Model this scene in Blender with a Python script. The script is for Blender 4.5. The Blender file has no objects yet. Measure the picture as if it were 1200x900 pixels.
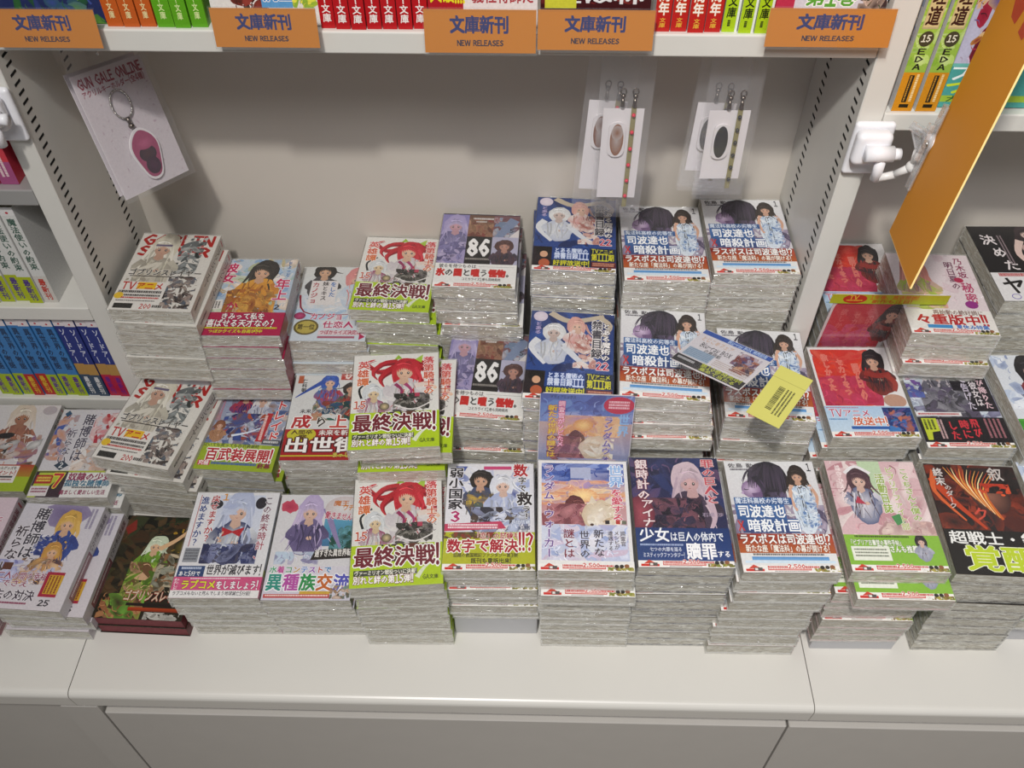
import bpy, bmesh, math, random
from mathutils import Vector, Matrix, Euler

# ------------------------------------------------------------------ camera, world, lights, exposure
scn = bpy.context.scene
COL = bpy.data.collections.new('shop'); scn.collection.children.link(COL)
def add_camera():
    pitch, yaw, roll = 0.83822, 0.022834, -0.0019493
    cy, sy = math.cos(yaw), math.sin(yaw); cp, sp = math.cos(pitch), math.sin(pitch)
    r = Vector((cy, sy, 0)); f = Vector((-sy*cp, cy*cp, -sp)); u = r.cross(f)
    cr, sr = math.cos(roll), math.sin(roll)
    r2 = cr*r + sr*u; u2 = -sr*r + cr*u
    m = Matrix((r2, u2, -f)).transposed().to_4x4()
    m.translation = Vector((0.09883, 0.0, 1.06667))
    cam = bpy.data.cameras.new('camera'); cam.sensor_fit = 'HORIZONTAL'; cam.sensor_width = 36
    cam.lens = 1065.55/1200*36; cam.clip_start = 0.02; cam.clip_end = 30
    o = bpy.data.objects.new('camera', cam); o.matrix_world = m; COL.objects.link(o); scn.camera = o
add_camera()
w = bpy.data.worlds.new('room_air'); scn.world = w; w.use_nodes = True
w.node_tree.nodes['Background'].inputs[0].default_value = (0.93, 0.96, 1.0, 1)
w.node_tree.nodes['Background'].inputs[1].default_value = 0.16
def area(name, loc, target, size, power, col, size_y=None, spread=180):
    l = bpy.data.lights.new(name, 'AREA'); l.spread = math.radians(spread); l.energy = power; l.size = size; l.color = col
    if size_y: l.shape = 'RECTANGLE'; l.size_y = size_y
    o = bpy.data.objects.new(name, l); o.location = loc
    o.rotation_euler = (Vector(target)-Vector(loc)).to_track_quat('-Z', 'Y').to_euler(); COL.objects.link(o)
area('ceiling_spotlight', (-0.16, -0.40, 2.2), (0.75, 0.8, 0.1), 0.10, 15.5, (1.0, 0.965, 0.92), None, 115)
area('right_fill_light', (0.25, -0.8, 2.3), (1.0, 0.7, 0.1), 0.8, 10.5, (0.99, 0.98, 1.0), 0.5, 120)  # soft fill light added to brighten the right side, not a ceiling fixture
scn.view_settings.view_transform = 'Standard'; scn.view_settings.look = 'None'
scn.view_settings.exposure = 0.0; scn.view_settings.gamma = 1.0; scn.view_settings.use_curve_mapping = False
scn.cycles.max_bounces = 8; scn.cycles.transparent_max_bounces = 24; scn.cycles.caustics_reflective = False; scn.cycles.caustics_refractive = False
scn.cycles.sample_clamp_indirect = 4

# ------------------------------------------------------------------ helpers
def s2l(c): return c/12.92 if c <= 0.04045 else ((c+0.055)/1.055)**2.4
def hx(h):
    if not isinstance(h, str): return tuple(h)
    h = h.lstrip('#')
    if len(h) == 3: h = ''.join(k*2 for k in h)
    return tuple(s2l(int(h[i:i+2], 16)/255) for i in (0, 2, 4))
def tag(o, label=None, cat=None, group=None, kind=None):
    if label: o['label'] = label
    if cat: o['category'] = cat
    if group: o['group'] = group
    if kind: o['kind'] = kind
    return o
def node_mat(name):
    m = bpy.data.materials.new(name); m.use_nodes = True
    return m, m.node_tree, m.node_tree.nodes, m.node_tree.links, m.node_tree.nodes['Principled BSDF']
def mat(name, col, rough=0.5, metal=0, spec=0.5, noise=0.0, nscale=30, bump=0.0, bscale=200, trans=0, ior=1.45, coat=0):
    m, nt, N, L, p = node_mat(name); c = hx(col)
    p.inputs['Roughness'].default_value = rough; p.inputs['Metallic'].default_value = metal
    p.inputs['Specular IOR Level'].default_value = spec; p.inputs['Transmission Weight'].default_value = trans
    p.inputs['IOR'].default_value = ior; p.inputs['Coat Weight'].default_value = coat
    tc = N.new('ShaderNodeTexCoord')
    n = N.new('ShaderNodeTexNoise'); n.inputs['Scale'].default_value = nscale; n.inputs['Detail'].default_value = 4
    L.new(tc.outputs['Object'], n.inputs['Vector'])
    r = N.new('ShaderNodeMapRange'); L.new(n.outputs['Fac'], r.inputs[0])
    r.inputs[1].default_value = 0.3; r.inputs[2].default_value = 0.7
    r.inputs[3].default_value = 1-noise; r.inputs[4].default_value = 1+noise*0.3
    mx = N.new('ShaderNodeMix'); mx.data_type = 'RGBA'; mx.blend_type = 'MULTIPLY'; mx.inputs[0].default_value = 1
    mx.inputs[6].default_value = (*c, 1); L.new(r.outputs[0], mx.inputs[7]); L.new(mx.outputs[2], p.inputs['Base Color'])
    if bump:
        b = N.new('ShaderNodeBump'); b.inputs['Strength'].default_value = bump; b.inputs['Distance'].default_value = 0.001
        n2 = N.new('ShaderNodeTexNoise'); n2.inputs['Scale'].default_value = bscale; L.new(tc.outputs['Object'], n2.inputs['Vector'])
        L.new(n2.outputs['Fac'], b.inputs['Height']); L.new(b.outputs[0], p.inputs['Normal'])
    return m
def print_mat(name, rough=0.42):
    m, nt, N, L, p = node_mat(name)
    a = N.new('ShaderNodeAttribute'); a.attribute_name = 'Col'
    tc = N.new('ShaderNodeTexCoord'); n = N.new('ShaderNodeTexNoise'); n.inputs['Scale'].default_value = 420; n.inputs['Detail'].default_value = 3; L.new(tc.outputs['Object'], n.inputs['Vector'])
    mr = N.new('ShaderNodeMapRange'); mr.inputs[1].default_value = .3; mr.inputs[2].default_value = .7; mr.inputs[3].default_value = .92; mr.inputs[4].default_value = 1.04; L.new(n.outputs['Fac'], mr.inputs[0])
    mx = N.new('ShaderNodeMix'); mx.data_type = 'RGBA'; mx.blend_type = 'MULTIPLY'; mx.inputs[0].default_value = 1; L.new(a.outputs['Color'], mx.inputs[6]); L.new(mr.outputs[0], mx.inputs[7]); L.new(mx.outputs[2], p.inputs['Base Color'])
    p.inputs['Roughness'].default_value = rough; p.inputs['Specular IOR Level'].default_value = 0.35
    return m
def film_mat(name, haze, strength, rough, scale, stretch, hcol=(0.80, 0.80, 0.76), gl=0.09, dist=.002, streak=0):
    """thin crinkled plastic: clear, with a little milky haze and sharp crinkle glints"""
    m, nt, N, L, p = node_mat(name); N.remove(p); out = N['Material Output']
    tc = N.new('ShaderNodeTexCoord'); mp = N.new('ShaderNodeMapping'); mp.inputs['Scale'].default_value = stretch
    L.new(tc.outputs['Object'], mp.inputs[0])
    oi = N.new('ShaderNodeObjectInfo'); ad = N.new('ShaderNodeVectorMath'); ad.operation = 'ADD'
    sc = N.new('ShaderNodeVectorMath'); sc.operation = 'SCALE'; sc.inputs[3].default_value = 3.0
    cb = N.new('ShaderNodeCombineXYZ'); L.new(oi.outputs['Random'], cb.inputs[0]); L.new(oi.outputs['Random'], cb.inputs[2])
    L.new(cb.outputs[0], sc.inputs[0]); L.new(mp.outputs[0], ad.inputs[0]); L.new(sc.outputs[0], ad.inputs[1])
    n = N.new('ShaderNodeTexNoise'); n.inputs['Scale'].default_value = scale; n.inputs['Detail'].default_value = 3; n.inputs['Distortion'].default_value = 0.8
    L.new(ad.outputs[0], n.inputs['Vector'])
    b = N.new('ShaderNodeBump'); b.inputs['Strength'].default_value = strength; b.inputs['Distance'].default_value = dist
    L.new(n.outputs['Fac'], b.inputs['Height'])
    gs = N.new('ShaderNodeBsdfGlossy'); gs.inputs['Roughness'].default_value = rough; L.new(b.outputs[0], gs.inputs['Normal'])
    tr = N.new('ShaderNodeBsdfTransparent'); df = N.new('ShaderNodeBsdfDiffuse'); df.inputs[0].default_value = (*hcol, 1)
    m1 = N.new('ShaderNodeMixShader'); m1.inputs[0].default_value = haze
    if streak:
        n3 = N.new('ShaderNodeTexNoise'); n3.inputs['Scale'].default_value = scale*1.3; n3.inputs['Detail'].default_value = 4; n3.inputs['Distortion'].default_value = 1.6; L.new(ad.outputs[0], n3.inputs['Vector'])
        m3 = N.new('ShaderNodeMapRange'); m3.inputs[1].default_value = .42; m3.inputs[2].default_value = .68; m3.inputs[3].default_value = haze*.55; m3.inputs[4].default_value = min(1, haze*streak); L.new(n3.outputs['Fac'], m3.inputs[0]); L.new(m3.outputs[0], m1.inputs[0])
    L.new(tr.outputs[0], m1.inputs[1]); L.new(df.outputs[0], m1.inputs[2])
    m2 = N.new('ShaderNodeMixShader'); m2.inputs[0].default_value = gl
    L.new(m1.outputs[0], m2.inputs[1]); L.new(gs.outputs[0], m2.inputs[2]); L.new(m2.outputs[0], out.inputs['Surface'])
    return m
M = dict(
    white=mat('white_laminate', 'D6D3CC', 0.32, noise=0.02, nscale=6, bump=0.03),
    panel=mat('backboard_laminate', 'C9C2B8', 0.5, noise=0.03, nscale=4, bump=0.03),
    drawer=mat('drawer_laminate', 'B9B5AF', 0.35, noise=0.02),
    metal=mat('painted_metal', 'D3D1CA', 0.35, noise=0.02),
    grey_metal=mat('grey_shelf_edge', 'A9A8A6', 0.3, metal=0.3),
    slot=mat('slot_shadow', '0A0908', 0.9),
    page=None,
    box=mat('grey_board', 'BCBCBE', 0.6, noise=0.03),
    floor=mat('floor_tile', 'AFA69B', 0.4, noise=0.1), wall=mat('wall_paint', 'D5D2CC', 0.7),
    plastic=mat('white_plastic', 'E6E6EA', 0.28, coat=0.3),
    frost=mat('frosted_plastic', 'D9D8D6', 0.35),
    orange=mat('orange_board', 'DC9014', 0.65), orange_sign=mat('orange_sign_card', 'CA7C16', 0.5), orange_edge=mat('orange_board_edge', 'F0CF8A', 0.5),
    chrome=mat('chrome', 'C9C6C0', 0.18, metal=1.0), dark_metal=mat('tarnished_metal', '6d645c', 0.3, metal=1.0),
    print=print_mat('printed_ink'), cloth=mat('ribbon_olive', '8C8458', 0.8), red=mat('red_bead', 'D21F3E', 0.3), black=mat('black_bead', '161616', 0.3),
    card=mat('white_card', 'E3DEE0', 0.5),
)
def page_mat():
    m, nt, N, L, p = node_mat('paper_edges')
    tc = N.new('ShaderNodeTexCoord'); mp = N.new('ShaderNodeMapping'); mp.inputs['Scale'].default_value = (6, 6, 900)
    L.new(tc.outputs['Object'], mp.inputs[0]); n = N.new('ShaderNodeTexNoise'); n.inputs['Scale'].default_value = 1; n.inputs['Detail'].default_value = 3
    L.new(mp.outputs[0], n.inputs['Vector']); r = N.new('ShaderNodeValToRGB')
    r.color_ramp.elements[0].position = 0.3; r.color_ramp.elements[0].color = (*hx('8c806a'), 1)
    r.color_ramp.elements[1].position = 0.7; r.color_ramp.elements[1].color = (*hx('D0C8B2'), 1)
    L.new(n.outputs['Fac'], r.inputs[0]); L.new(r.outputs[0], p.inputs['Base Color']); p.inputs['Roughness'].default_value = 0.8
    return m
M['page'] = page_mat()
M['film_side'] = film_mat('shrink_film_crinkled', 0.42, 1.0, 0.09, 170, (.20, .20, 1.1), (0.93, 0.92, 0.84), gl=0.20, dist=.005, streak=1.6)
M['film_top'] = film_mat('shrink_film_flat', 0.015, 0.25, 0.12, 18, (1, 1, 1), gl=0.03)
M['film_spine'] = film_mat('shrink_film_spine', 0.10, 0.8, 0.12, 90, (1, 1, 2), gl=0.12)
M['bag'] = film_mat('clear_bag_film', 0.035, 0.6, 0.15, 30, (1, 1, 1), (0.75, 0.75, 0.8), gl=0.035)
M['clear_block'] = film_mat('thick_clear_plastic', 0.16, 0.3, 0.08, 60, (1, 1, 1), (0.95, 0.95, 0.97), gl=0.25)
M['acrylic'] = film_mat('clear_acrylic', 0.02, 0.05, 0.08, 8, (1, 1, 1), (0.85, 0.85, 0.85), gl=0.05)

def link(name, me, parent=None, m=None):
    o = bpy.data.objects.new(name, me); COL.objects.link(o)
    if parent: o.parent = parent
    if m and not me.materials: me.materials.append(m)
    return o
def empty(name, loc=(0, 0, 0), rot=(0, 0, 0)):
    o = bpy.data.objects.new(name, None); o.empty_display_size = 0.02; COL.objects.link(o); o.location = loc; o.rotation_euler = rot
    return o
class MB:
    def __init__(s): s.bm = bmesh.new()
    def box(s, a, b, bev=0, seg=2):
        a = Vector(a); b = Vector(b); g = bmesh.ops.create_cube(s.bm, size=1)
        bmesh.ops.transform(s.bm, matrix=Matrix.Translation((a+b)/2) @ Matrix.Diagonal((*(b-a), 1)), verts=g['verts'])
        if bev:
            es = list({e for v in g['verts'] for e in v.link_edges})
            bmesh.ops.bevel(s.bm, geom=es, offset=bev, segments=seg, profile=0.5, affect='EDGES', clamp_overlap=True)
        return s
    def cyl(s, a, b, r, r2=None, n=14):
        a = Vector(a); b = Vector(b); d = b-a
        g = bmesh.ops.create_cone(s.bm, cap_ends=True, segments=n, radius1=r, radius2=r if r2 is None else r2, depth=d.length)
        bmesh.ops.transform(s.bm, matrix=Matrix.Translation((a+b)/2) @ d.to_track_quat('Z', 'Y').to_matrix().to_4x4(), verts=g['verts']); return s
    def sph(s, c, r, sc=(1, 1, 1), n=10):
        g = bmesh.ops.create_uvsphere(s.bm, u_segments=n, v_segments=max(6, n//2+2), radius=r)
        bmesh.ops.transform(s.bm, matrix=Matrix.Translation(c) @ Matrix.Diagonal((*sc, 1)), verts=g['verts']); return s
    def tube(s, pts, r, n=8, closed=False):
        pts = [Vector(p) for p in pts]
        k = len(pts)
        for i in range(k if closed else k-1):
            s.cyl(pts[i], pts[(i+1) % k], r, n=n); s.sph(pts[i], r, n=n)
        return s
    def prism(s, outline, z0, z1):
        """outline of (x, y) extruded in z"""
        lo = [s.bm.verts.new((x, y, z0)) for x, y in outline]; hi = [s.bm.verts.new((x, y, z1)) for x, y in outline]
        s.bm.faces.new(list(reversed(lo))); s.bm.faces.new(hi); n = len(lo)
        for i in range(n): s.bm.faces.new((lo[i], lo[(i+1) % n], hi[(i+1) % n], hi[i]))
        return s
    def xf(s, m): bmesh.ops.transform(s.bm, matrix=m, verts=s.bm.verts); return s
    def mesh(s, name, m, smooth=False):
        me = bpy.data.meshes.new(name); bmesh.ops.recalc_face_normals(s.bm, faces=s.bm.faces); s.bm.to_mesh(me); s.bm.free(); me.materials.append(m)
        if smooth: me.shade_smooth()
        return me
    def build(s, name, m, parent=None, smooth=False): return link(name, s.mesh(name, m, smooth), parent)
def rrect(w, h, r, n=4, cx=0, cy=0):
    o = []
    for i, (sx, sy) in enumerate(((1, 1), (-1, 1), (-1, -1), (1, -1))):
        for k in range(n+1):
            a = math.pi/2*(i + k/n)
            o.append((cx+sx*(w/2-r)+r*math.cos(a), cy+sy*(h/2-r)+r*math.sin(a)))
    return o

# ------------------------------------------------------------------ flat print: ink shapes and lettering, each in its own colour
GC = {}
def glyph(ch, off):
    k = (ch, off)
    if k in GC: return GC[k]
    wide = 0x21 <= ord(ch) <= 0x7e
    if wide: ch = chr(ord(ch)+0xFEE0)
    c = bpy.data.curves.new('lettering', 'FONT'); c.body = ch; c.resolution_u = 1; c.offset = off
    o = bpy.data.objects.new('lettering', c); m = o.to_mesh()
    vs = [(v.co.x, v.co.y) for v in m.vertices]; fs = [tuple(p.vertices) for p in m.polygons]
    o.to_mesh_clear(); bpy.data.objects.remove(o); bpy.data.curves.remove(c)
    if wide and vs:
        x0 = min(v[0] for v in vs)-.04; vs = [(a-x0, b) for a, b in vs]
    GC[k] = (vs, fs); return GC[k]
CJKW = 1.0
def adv(ch):
    if ch == ' ': return 0.4
    if ord(ch) > 0x2000: return CJKW
    vs, _ = glyph(ch, 0.0)
    return max(v[0] for v in vs)+0.05 if vs else 0.3
class Art:
    """2-D drawing in millimetres, origin top-left, v downwards; to_mesh lays it on a face"""
    def __init__(s, seed=0): s.v = []; s.f = []; s.c = []; s.layer = 0; s.rnd = random.Random(seed); s.clip = None
    def _add(s, pts, faces, cols, zs=None):
        b = len(s.v); s.layer += 1
        s.v += [(x, y, s.layer+(zs[k] if zs else 0)) for k, (x, y) in enumerate(pts)]; s.f += [tuple(b+i for i in f) for f in faces]
        s.c += cols if len(cols) == len(pts) else [cols[0]]*len(pts)
    def _cl(s, pts):
        if not s.clip: return pts
        x0, y0, x1, y1 = s.clip
        return [(min(max(x, x0), x1), min(max(y, y0), y1)) for x, y in pts]
    def rect(s, x, y, w, h, c, c2=None, horiz=False):
        c = hx(c); c2 = hx(c2) if c2 else c
        cols = [c, c2, c2, c] if horiz else [c, c, c2, c2]
        s._add(s._cl([(x, y), (x+w, y), (x+w, y+h), (x, y+h)]), [(0, 1, 2, 3)], cols); return s
    def poly(s, pts, c): s._add(s._cl(pts), [tuple(range(len(pts)))], [hx(c)]); return s
    def ell(s, cx, cy, rx, ry, c, c2=None, rot=0, n=18, a0=0, a1=360, wob=0):
        r = math.radians(rot); cr, sr = math.cos(r), math.sin(r); c = hx(c); c2 = hx(c2) if c2 else c; pts = [(cx, cy)]
        full = abs(a1-a0) >= 360
        for i in range(n if full else n+1):
            a = math.radians(a0+(a1-a0)*i/n); k = 1+(s.rnd.uniform(-wob, wob) if wob else 0); x, y = rx*k*math.cos(a), ry*k*math.sin(a)
            pts.append((cx+x*cr-y*sr, cy+x*sr+y*cr))
        m = len(pts)-1
        fs = [(0, 1+i, 1+(i+1) % m) for i in range(m if full else m-1)]
        s._add(s._cl(pts), fs, [c]+[c2]*m); return s
    def stroke(s, pts, w0, w1, c, c2=None):
        """tapering curved stroke through 3 or more points"""
        P = [Vector(p) for p in pts]; out = []
        n = 8; Q = []
        for i in range(n+1):
            t = i/n*(len(P)-1); k = min(int(t), len(P)-2); f = t-k
            p0 = P[max(k-1, 0)]; p1 = P[k]; p2 = P[k+1]; p3 = P[min(k+2, len(P)-1)]
            Q.append(0.5*((2*p1)+(p2-p0)*f+(2*p0-5*p1+4*p2-p3)*f*f+(3*p1-p0-3*p2+p3)*f**3))
        L = []; R = []
        for i, q in enumerate(Q):
            d = (Q[min(i+1, n)]-Q[max(i-1, 0)]); d = d.normalized() if d.length > 1e-6 else Vector((1, 0)); nn = Vector((-d.y, d.x)); wd = (w0+(w1-w0)*i/n)/2
            L.append(tuple(q+nn*wd)); R.append(tuple(q-nn*wd))
        pts = L+R; fs = [(i, i+1, n+2+i, n+1+i) for i in range(n)]
        c = hx(c); c2 = hx(c2) if c2 else c
        cols = [tuple(c[j]+(c2[j]-c[j])*i/n for j in range(3)) for i in range(n+1)]
        s._add(s._cl(pts), fs, cols+cols); return s
    def text(s, t, x, y, w, h, c, ol=None, ow=0.06, b=0.015, vert=False, shear=0, c2=None, rot=0):
        """horizontal: fits the string in a box w by h; vertical: column of w wide, h tall"""
        b = min(b, .09)*.42+.013
        passes = ([(hx(ol), b+ow*.72, 8)] if ol else [])+[(hx(c), b, 4)]
        ca, sa = math.cos(math.radians(rot)), math.sin(math.radians(rot))
        for col, rad, cop in passes:
            vs = []; fs = []; zz = []
            def put(g, fx):
                gv, gf = glyph(g, 0.0)
                for q in range(cop):
                    a = 2*math.pi*(q+.5)/cop; dx, dy = (rad*math.cos(a), rad*math.sin(a)) if cop > 1 else (0, 0); bse = len(vs)
                    vs.extend(fx(gx+dx, gy+dy) for gx, gy in gv); zz.extend([q]*len(gv)); fs.extend(tuple(bse+k for k in f) for f in gf)
            if vert:
                n = len(t); ch = h/n; sx = w/CJKW
                for i, g in enumerate(t):
                    if g == ' ': continue
                    gw = adv(g); ox = (w-gw*sx)/2 if ord(g) < 0x2000 else 0
                    if g in 'ー―~': put(g, lambda gx, gy: (x+w*0.5-(gy-0.38)*sx, y+i*ch+gx/CJKW*ch))
                    else: put(g, lambda gx, gy: (x+ox+gx*sx, y+i*ch+ch*0.88-gy*ch))
            else:
                tot = sum(adv(g) for g in t); sx = w/tot; cur = 0
                for g in t:
                    if g != ' ':
                        cj = ord(g) > 0x2000; sy = h/1.0 if cj else h/0.74; yb = y+h*(0.88 if cj else 1.0)
                        put(g, lambda gx, gy: (x+(cur+gx)*sx+shear*(gy*sy), yb-gy*sy))
                    cur += adv(g)
            if rot: vs = [(x+(px-x)*ca-(py-y)*sa, y+(px-x)*sa+(py-y)*ca) for px, py in vs]
            if not vs: continue
            cc = [col]*len(vs)
            if c2 and col == hx(c):
                e = hx(c2); y0 = min(v[1] for v in vs); y1 = max(v[1] for v in vs)+1e-6
                cc = [tuple(col[j]+(e[j]-col[j])*(v[1]-y0)/(y1-y0) for j in range(3)) for v in vs]
            s._add(vs, fs, cc, zz); s.layer += cop
        return s
    def lines(s, x, y, w, h, rows, c, fill=0.6, vert=False):
        """print too small to read: short dashes"""
        pts = []; fs = []
        for r in range(rows):
            p = 0.0
            while p < (h if vert else w)-0.5:
                L = s.rnd.uniform(0.8, 2.2)
                if vert: xx = x+w*r/rows; q = [(xx, y+p), (xx+w/rows*fill, y+p), (xx+w/rows*fill, min(y+p+L, y+h)), (xx, min(y+p+L, y+h))]
                else: yy = y+h*r/rows; q = [(x+p, yy), (min(x+p+L, x+w), yy), (min(x+p+L, x+w), yy+h/rows*fill), (x+p, yy+h/rows*fill)]
                b = len(pts); pts += q; fs.append((b, b+1, b+2, b+3)); p += L+s.rnd.uniform(0.3, 0.6)
        s._add(pts, fs, [hx(c)]); return s
    def dabs(s, x0, y0, x1, y1, n, cols, r0=1.5, r1=6, asp=2.2, ang=180):
        oc = s.clip; s.clip = (x0, y0, x1, y1) if oc is None else (max(x0, oc[0]), max(y0, oc[1]), min(x1, oc[2]), min(y1, oc[3]))
        for _ in range(n):
            c = s.rnd.choice(cols); r = s.rnd.uniform(r0, r1)
            a = hx(c); e = hx(s.rnd.choice(cols)); e = tuple(a[i]*.45+e[i]*.55 for i in range(3)); q = s.rnd.uniform(.85, 1.12); a = tuple(min(1, k*q) for k in a)
            s.ell(s.rnd.uniform(x0, x1), s.rnd.uniform(y0, y1), r*s.rnd.uniform(1, asp), r*s.rnd.uniform(.4, 1), a, e, s.rnd.uniform(-ang/2, ang/2), n=10, wob=.22)
        for _ in range(n):
            c = s.rnd.choice(cols); a = hx(c); q = s.rnd.uniform(.7, 1.3); a = tuple(min(1, k*q) for k in a); r = s.rnd.uniform(r0*.3, r1*.35); px, py = s.rnd.uniform(x0, x1), s.rnd.uniform(y0, y1); t = s.rnd.uniform(0, 6.28)
            s.stroke([(px, py), (px+r*1.6*math.cos(t), py+r*1.6*math.sin(t)), (px+r*3*math.cos(t+.5), py+r*3*math.sin(t+.5))], r*.55, r*.08, a)
        s.clip = oc; return s
    def figure(s, cx, cy, k, hair, skin, cloth, lean=0, long=1.0, hair2=None, cloth2=None, arm=True, body=1.0):
        """plain generic painted person: hair mass, face, shoulders, garment folds"""
        R = s.rnd; hair2 = hair2 or hair; cloth2 = cloth2 or cloth; k *= 1.27; sh = tuple(c*.62 for c in hx(hair)); csh = tuple(c*.6 for c in hx(cloth)); ssh = tuple(c*.8 for c in hx(skin))
        s.ell(cx+lean*k*0.3, cy+k*0.12, k*0.66, k*(0.62+0.35*long), hair2, hair, lean*12, n=20, wob=.06)
        for i in range(int(12*long)):
            a = R.uniform(-1, 1); s.stroke([(cx+a*k*.5, cy-k*.1), (cx+a*k*.8, cy+k*.7*long), (cx+a*k*R.uniform(.6, 1.4), cy+k*R.uniform(1.0, 1.7)*long)], k*R.uniform(.1, .24), k*.02, R.choice([hair, sh, hair2]), hair2)
        s.ell(cx+lean*k*.2, cy+k*1.55*body, k*.82, k*1.05*body, cloth, cloth2, lean*10, n=18, wob=.08)
        s.poly([(cx-k*.12, cy+k*.3), (cx+k*.14, cy+k*.3), (cx+k*.24, cy+k*.78), (cx, cy+k*.95), (cx-k*.22, cy+k*.78)], ssh)
        if arm:
            s.stroke([(cx-k*.6, cy+k*.95), (cx-k*.9, cy+k*1.5), (cx-k*.1, cy+k*1.8)], k*.36, k*.18, cloth2, cloth)
            s.stroke([(cx+k*.6, cy+k*.95), (cx+k*1.0, cy+k*1.5), (cx+k*.25, cy+k*1.55)], k*.34, k*.17, cloth, cloth2)
            s.ell(cx+k*.15, cy+k*1.6, k*.15, k*.11, skin, ssh)
        for i in range(16):
            x = R.uniform(-.65, .65); s.stroke([(cx+x*k, cy+k*R.uniform(.8, 1.2)), (cx+(x+R.uniform(-.2, .2))*k, cy+k*1.5), (cx+(x+R.uniform(-.4, .4))*k, cy+k*2.3*body)], k*R.uniform(.04, .12), k*.02, R.choice([cloth, cloth2, csh, csh, hair]))
        fx, fy = cx+lean*k*.15, cy+k*.14
        s.ell(fx, fy, k*.36, k*.43, skin, ssh, lean*10, n=18)
        for sx in (-1, 1): s.ell(fx+sx*k*.15, fy+k*.06, k*.055, k*.075, '2c2428'); s.ell(fx+sx*k*.155, fy+k*.045, k*.02, k*.025, 'E8E4E4')
        s.stroke([(fx-k*.05, fy+k*.26), (fx, fy+k*.275), (fx+k*.05, fy+k*.26)], k*.025, k*.015, 'A05c58')
        for i in range(11):
            a = -1+i/5.0
            s.stroke([(cx+lean*k*.2+a*k*.1, cy-k*.5), (cx+a*k*.36, cy-k*.22), (cx+a*k*.46+lean*k*.1, cy+k*(-.04+.36*abs(a)**1.5))], k*.2, k*.03, R.choice([hair, hair, sh]), hair2)
        for sx in (-1, 1): s.stroke([(cx+sx*k*.3, cy-k*.3), (cx+sx*k*.48, cy+k*.2), (cx+sx*k*.42, cy+k*(.5+.4*long))], k*.16, k*.02, hair, hair2)
        s.stroke([(cx-k*.3, cy-k*.3), (cx, cy-k*.4), (cx+k*.3, cy-k*.28)], k*.05, k*.02, tuple(min(1, c*1.5+.03) for c in hx(hair2)))
        return s
    def mesh(s, name, place, thick):
        """place(u, v, layer_height) gives the 3-D point in metres"""
        st = thick/max(s.layer, 1); me = bpy.data.meshes.new(name)
        me.from_pydata([place(x, y, l*st) for x, y, l in s.v], [], s.f)
        ca = me.color_attributes.new('Col', 'FLOAT_COLOR', 'POINT')
        ca.data.foreach_set('color', [k for c in s.c for k in (c[0], c[1], c[2], 1.0)])
        me.materials.append(M['print']); me.update(); return me

# ------------------------------------------------------------------ printed cover designs
def strip(A, y=141.5, txt='2,500'):
    """the campaign strip along the foot of many paper bands"""
    A.rect(0, y, 105, 8.5, 'ECE9E4')
    A.rect(3, y+4.2, 20, 3, 'C8281E'); A.rect(27, y+3.2, 47, 2.6, 'C8281E'); A.lines(28, y+3.7, 45, 1.8, 1, 'F0E6DE')
    A.poly([(6, y+4), (12, y-1), (20, y+3.5)], 'C8402E'); A.rect(12, y+2.6, 9, 4, '55504e'); A.rect(13, y+3.2, 3, 2.8, 'E0DCD6')
    A.lines(27, y+0.6, 22, 2.4, 1, 'C2201C', .9); A.text(txt, 49, y-1.6, 19, 5.4, 'C2201C', 'F6F2EC', b=.06); A.lines(68, y+0.6, 15, 2.4, 1, 'C2201C', .9)
    A.lines(34, y+6.6, 36, 1.3, 1, '6b6460'); A.dabs(76, y+3, 105, y+7.6, 26, ['8f8f3a', '6d7a34', 'B0A24C', '7a5a34'], .8, 2.2)
    A.ell(86, y+2.2, 2.6, 2.2, '2c2724'); A.ell(91.5, y+2, 2.4, 2.2, '2c2724'); A.ell(97, y+1.6, 2.8, 2.4, '8d5b3c')
def spine_std(title, base, ink, foot=None, footc=None, num=None):
    def f(S, t):
        S.rect(0, 0, t, 150, base); S.rect(t*.2, 4, t*.55, 3, 'C02840'); S.text(title, t*.22, 12, t*.55, min(84, 9*len(title)), ink, vert=True, b=.02)
        if num: S.text(num, t*.3, 100, t*.4, 6, ink)
        if foot: S.rect(0, 112, t, 38, foot); S.lines(t*.3, 115, t*.4, 30, 2, footc or ink, vert=True)
        else: S.lines(t*.35, 112, t*.3, 26, 1, ink, vert=True)
    return f
D = {}
def design(key, look, base, front, band=None, band_h=45, band_c='EEE', spine=None, spine_band=None):
    D[key] = dict(look=look, base=base, front=front, band=band, band_h=band_h, band_c=band_c, spine=spine, spine_band=spine_band)

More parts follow.
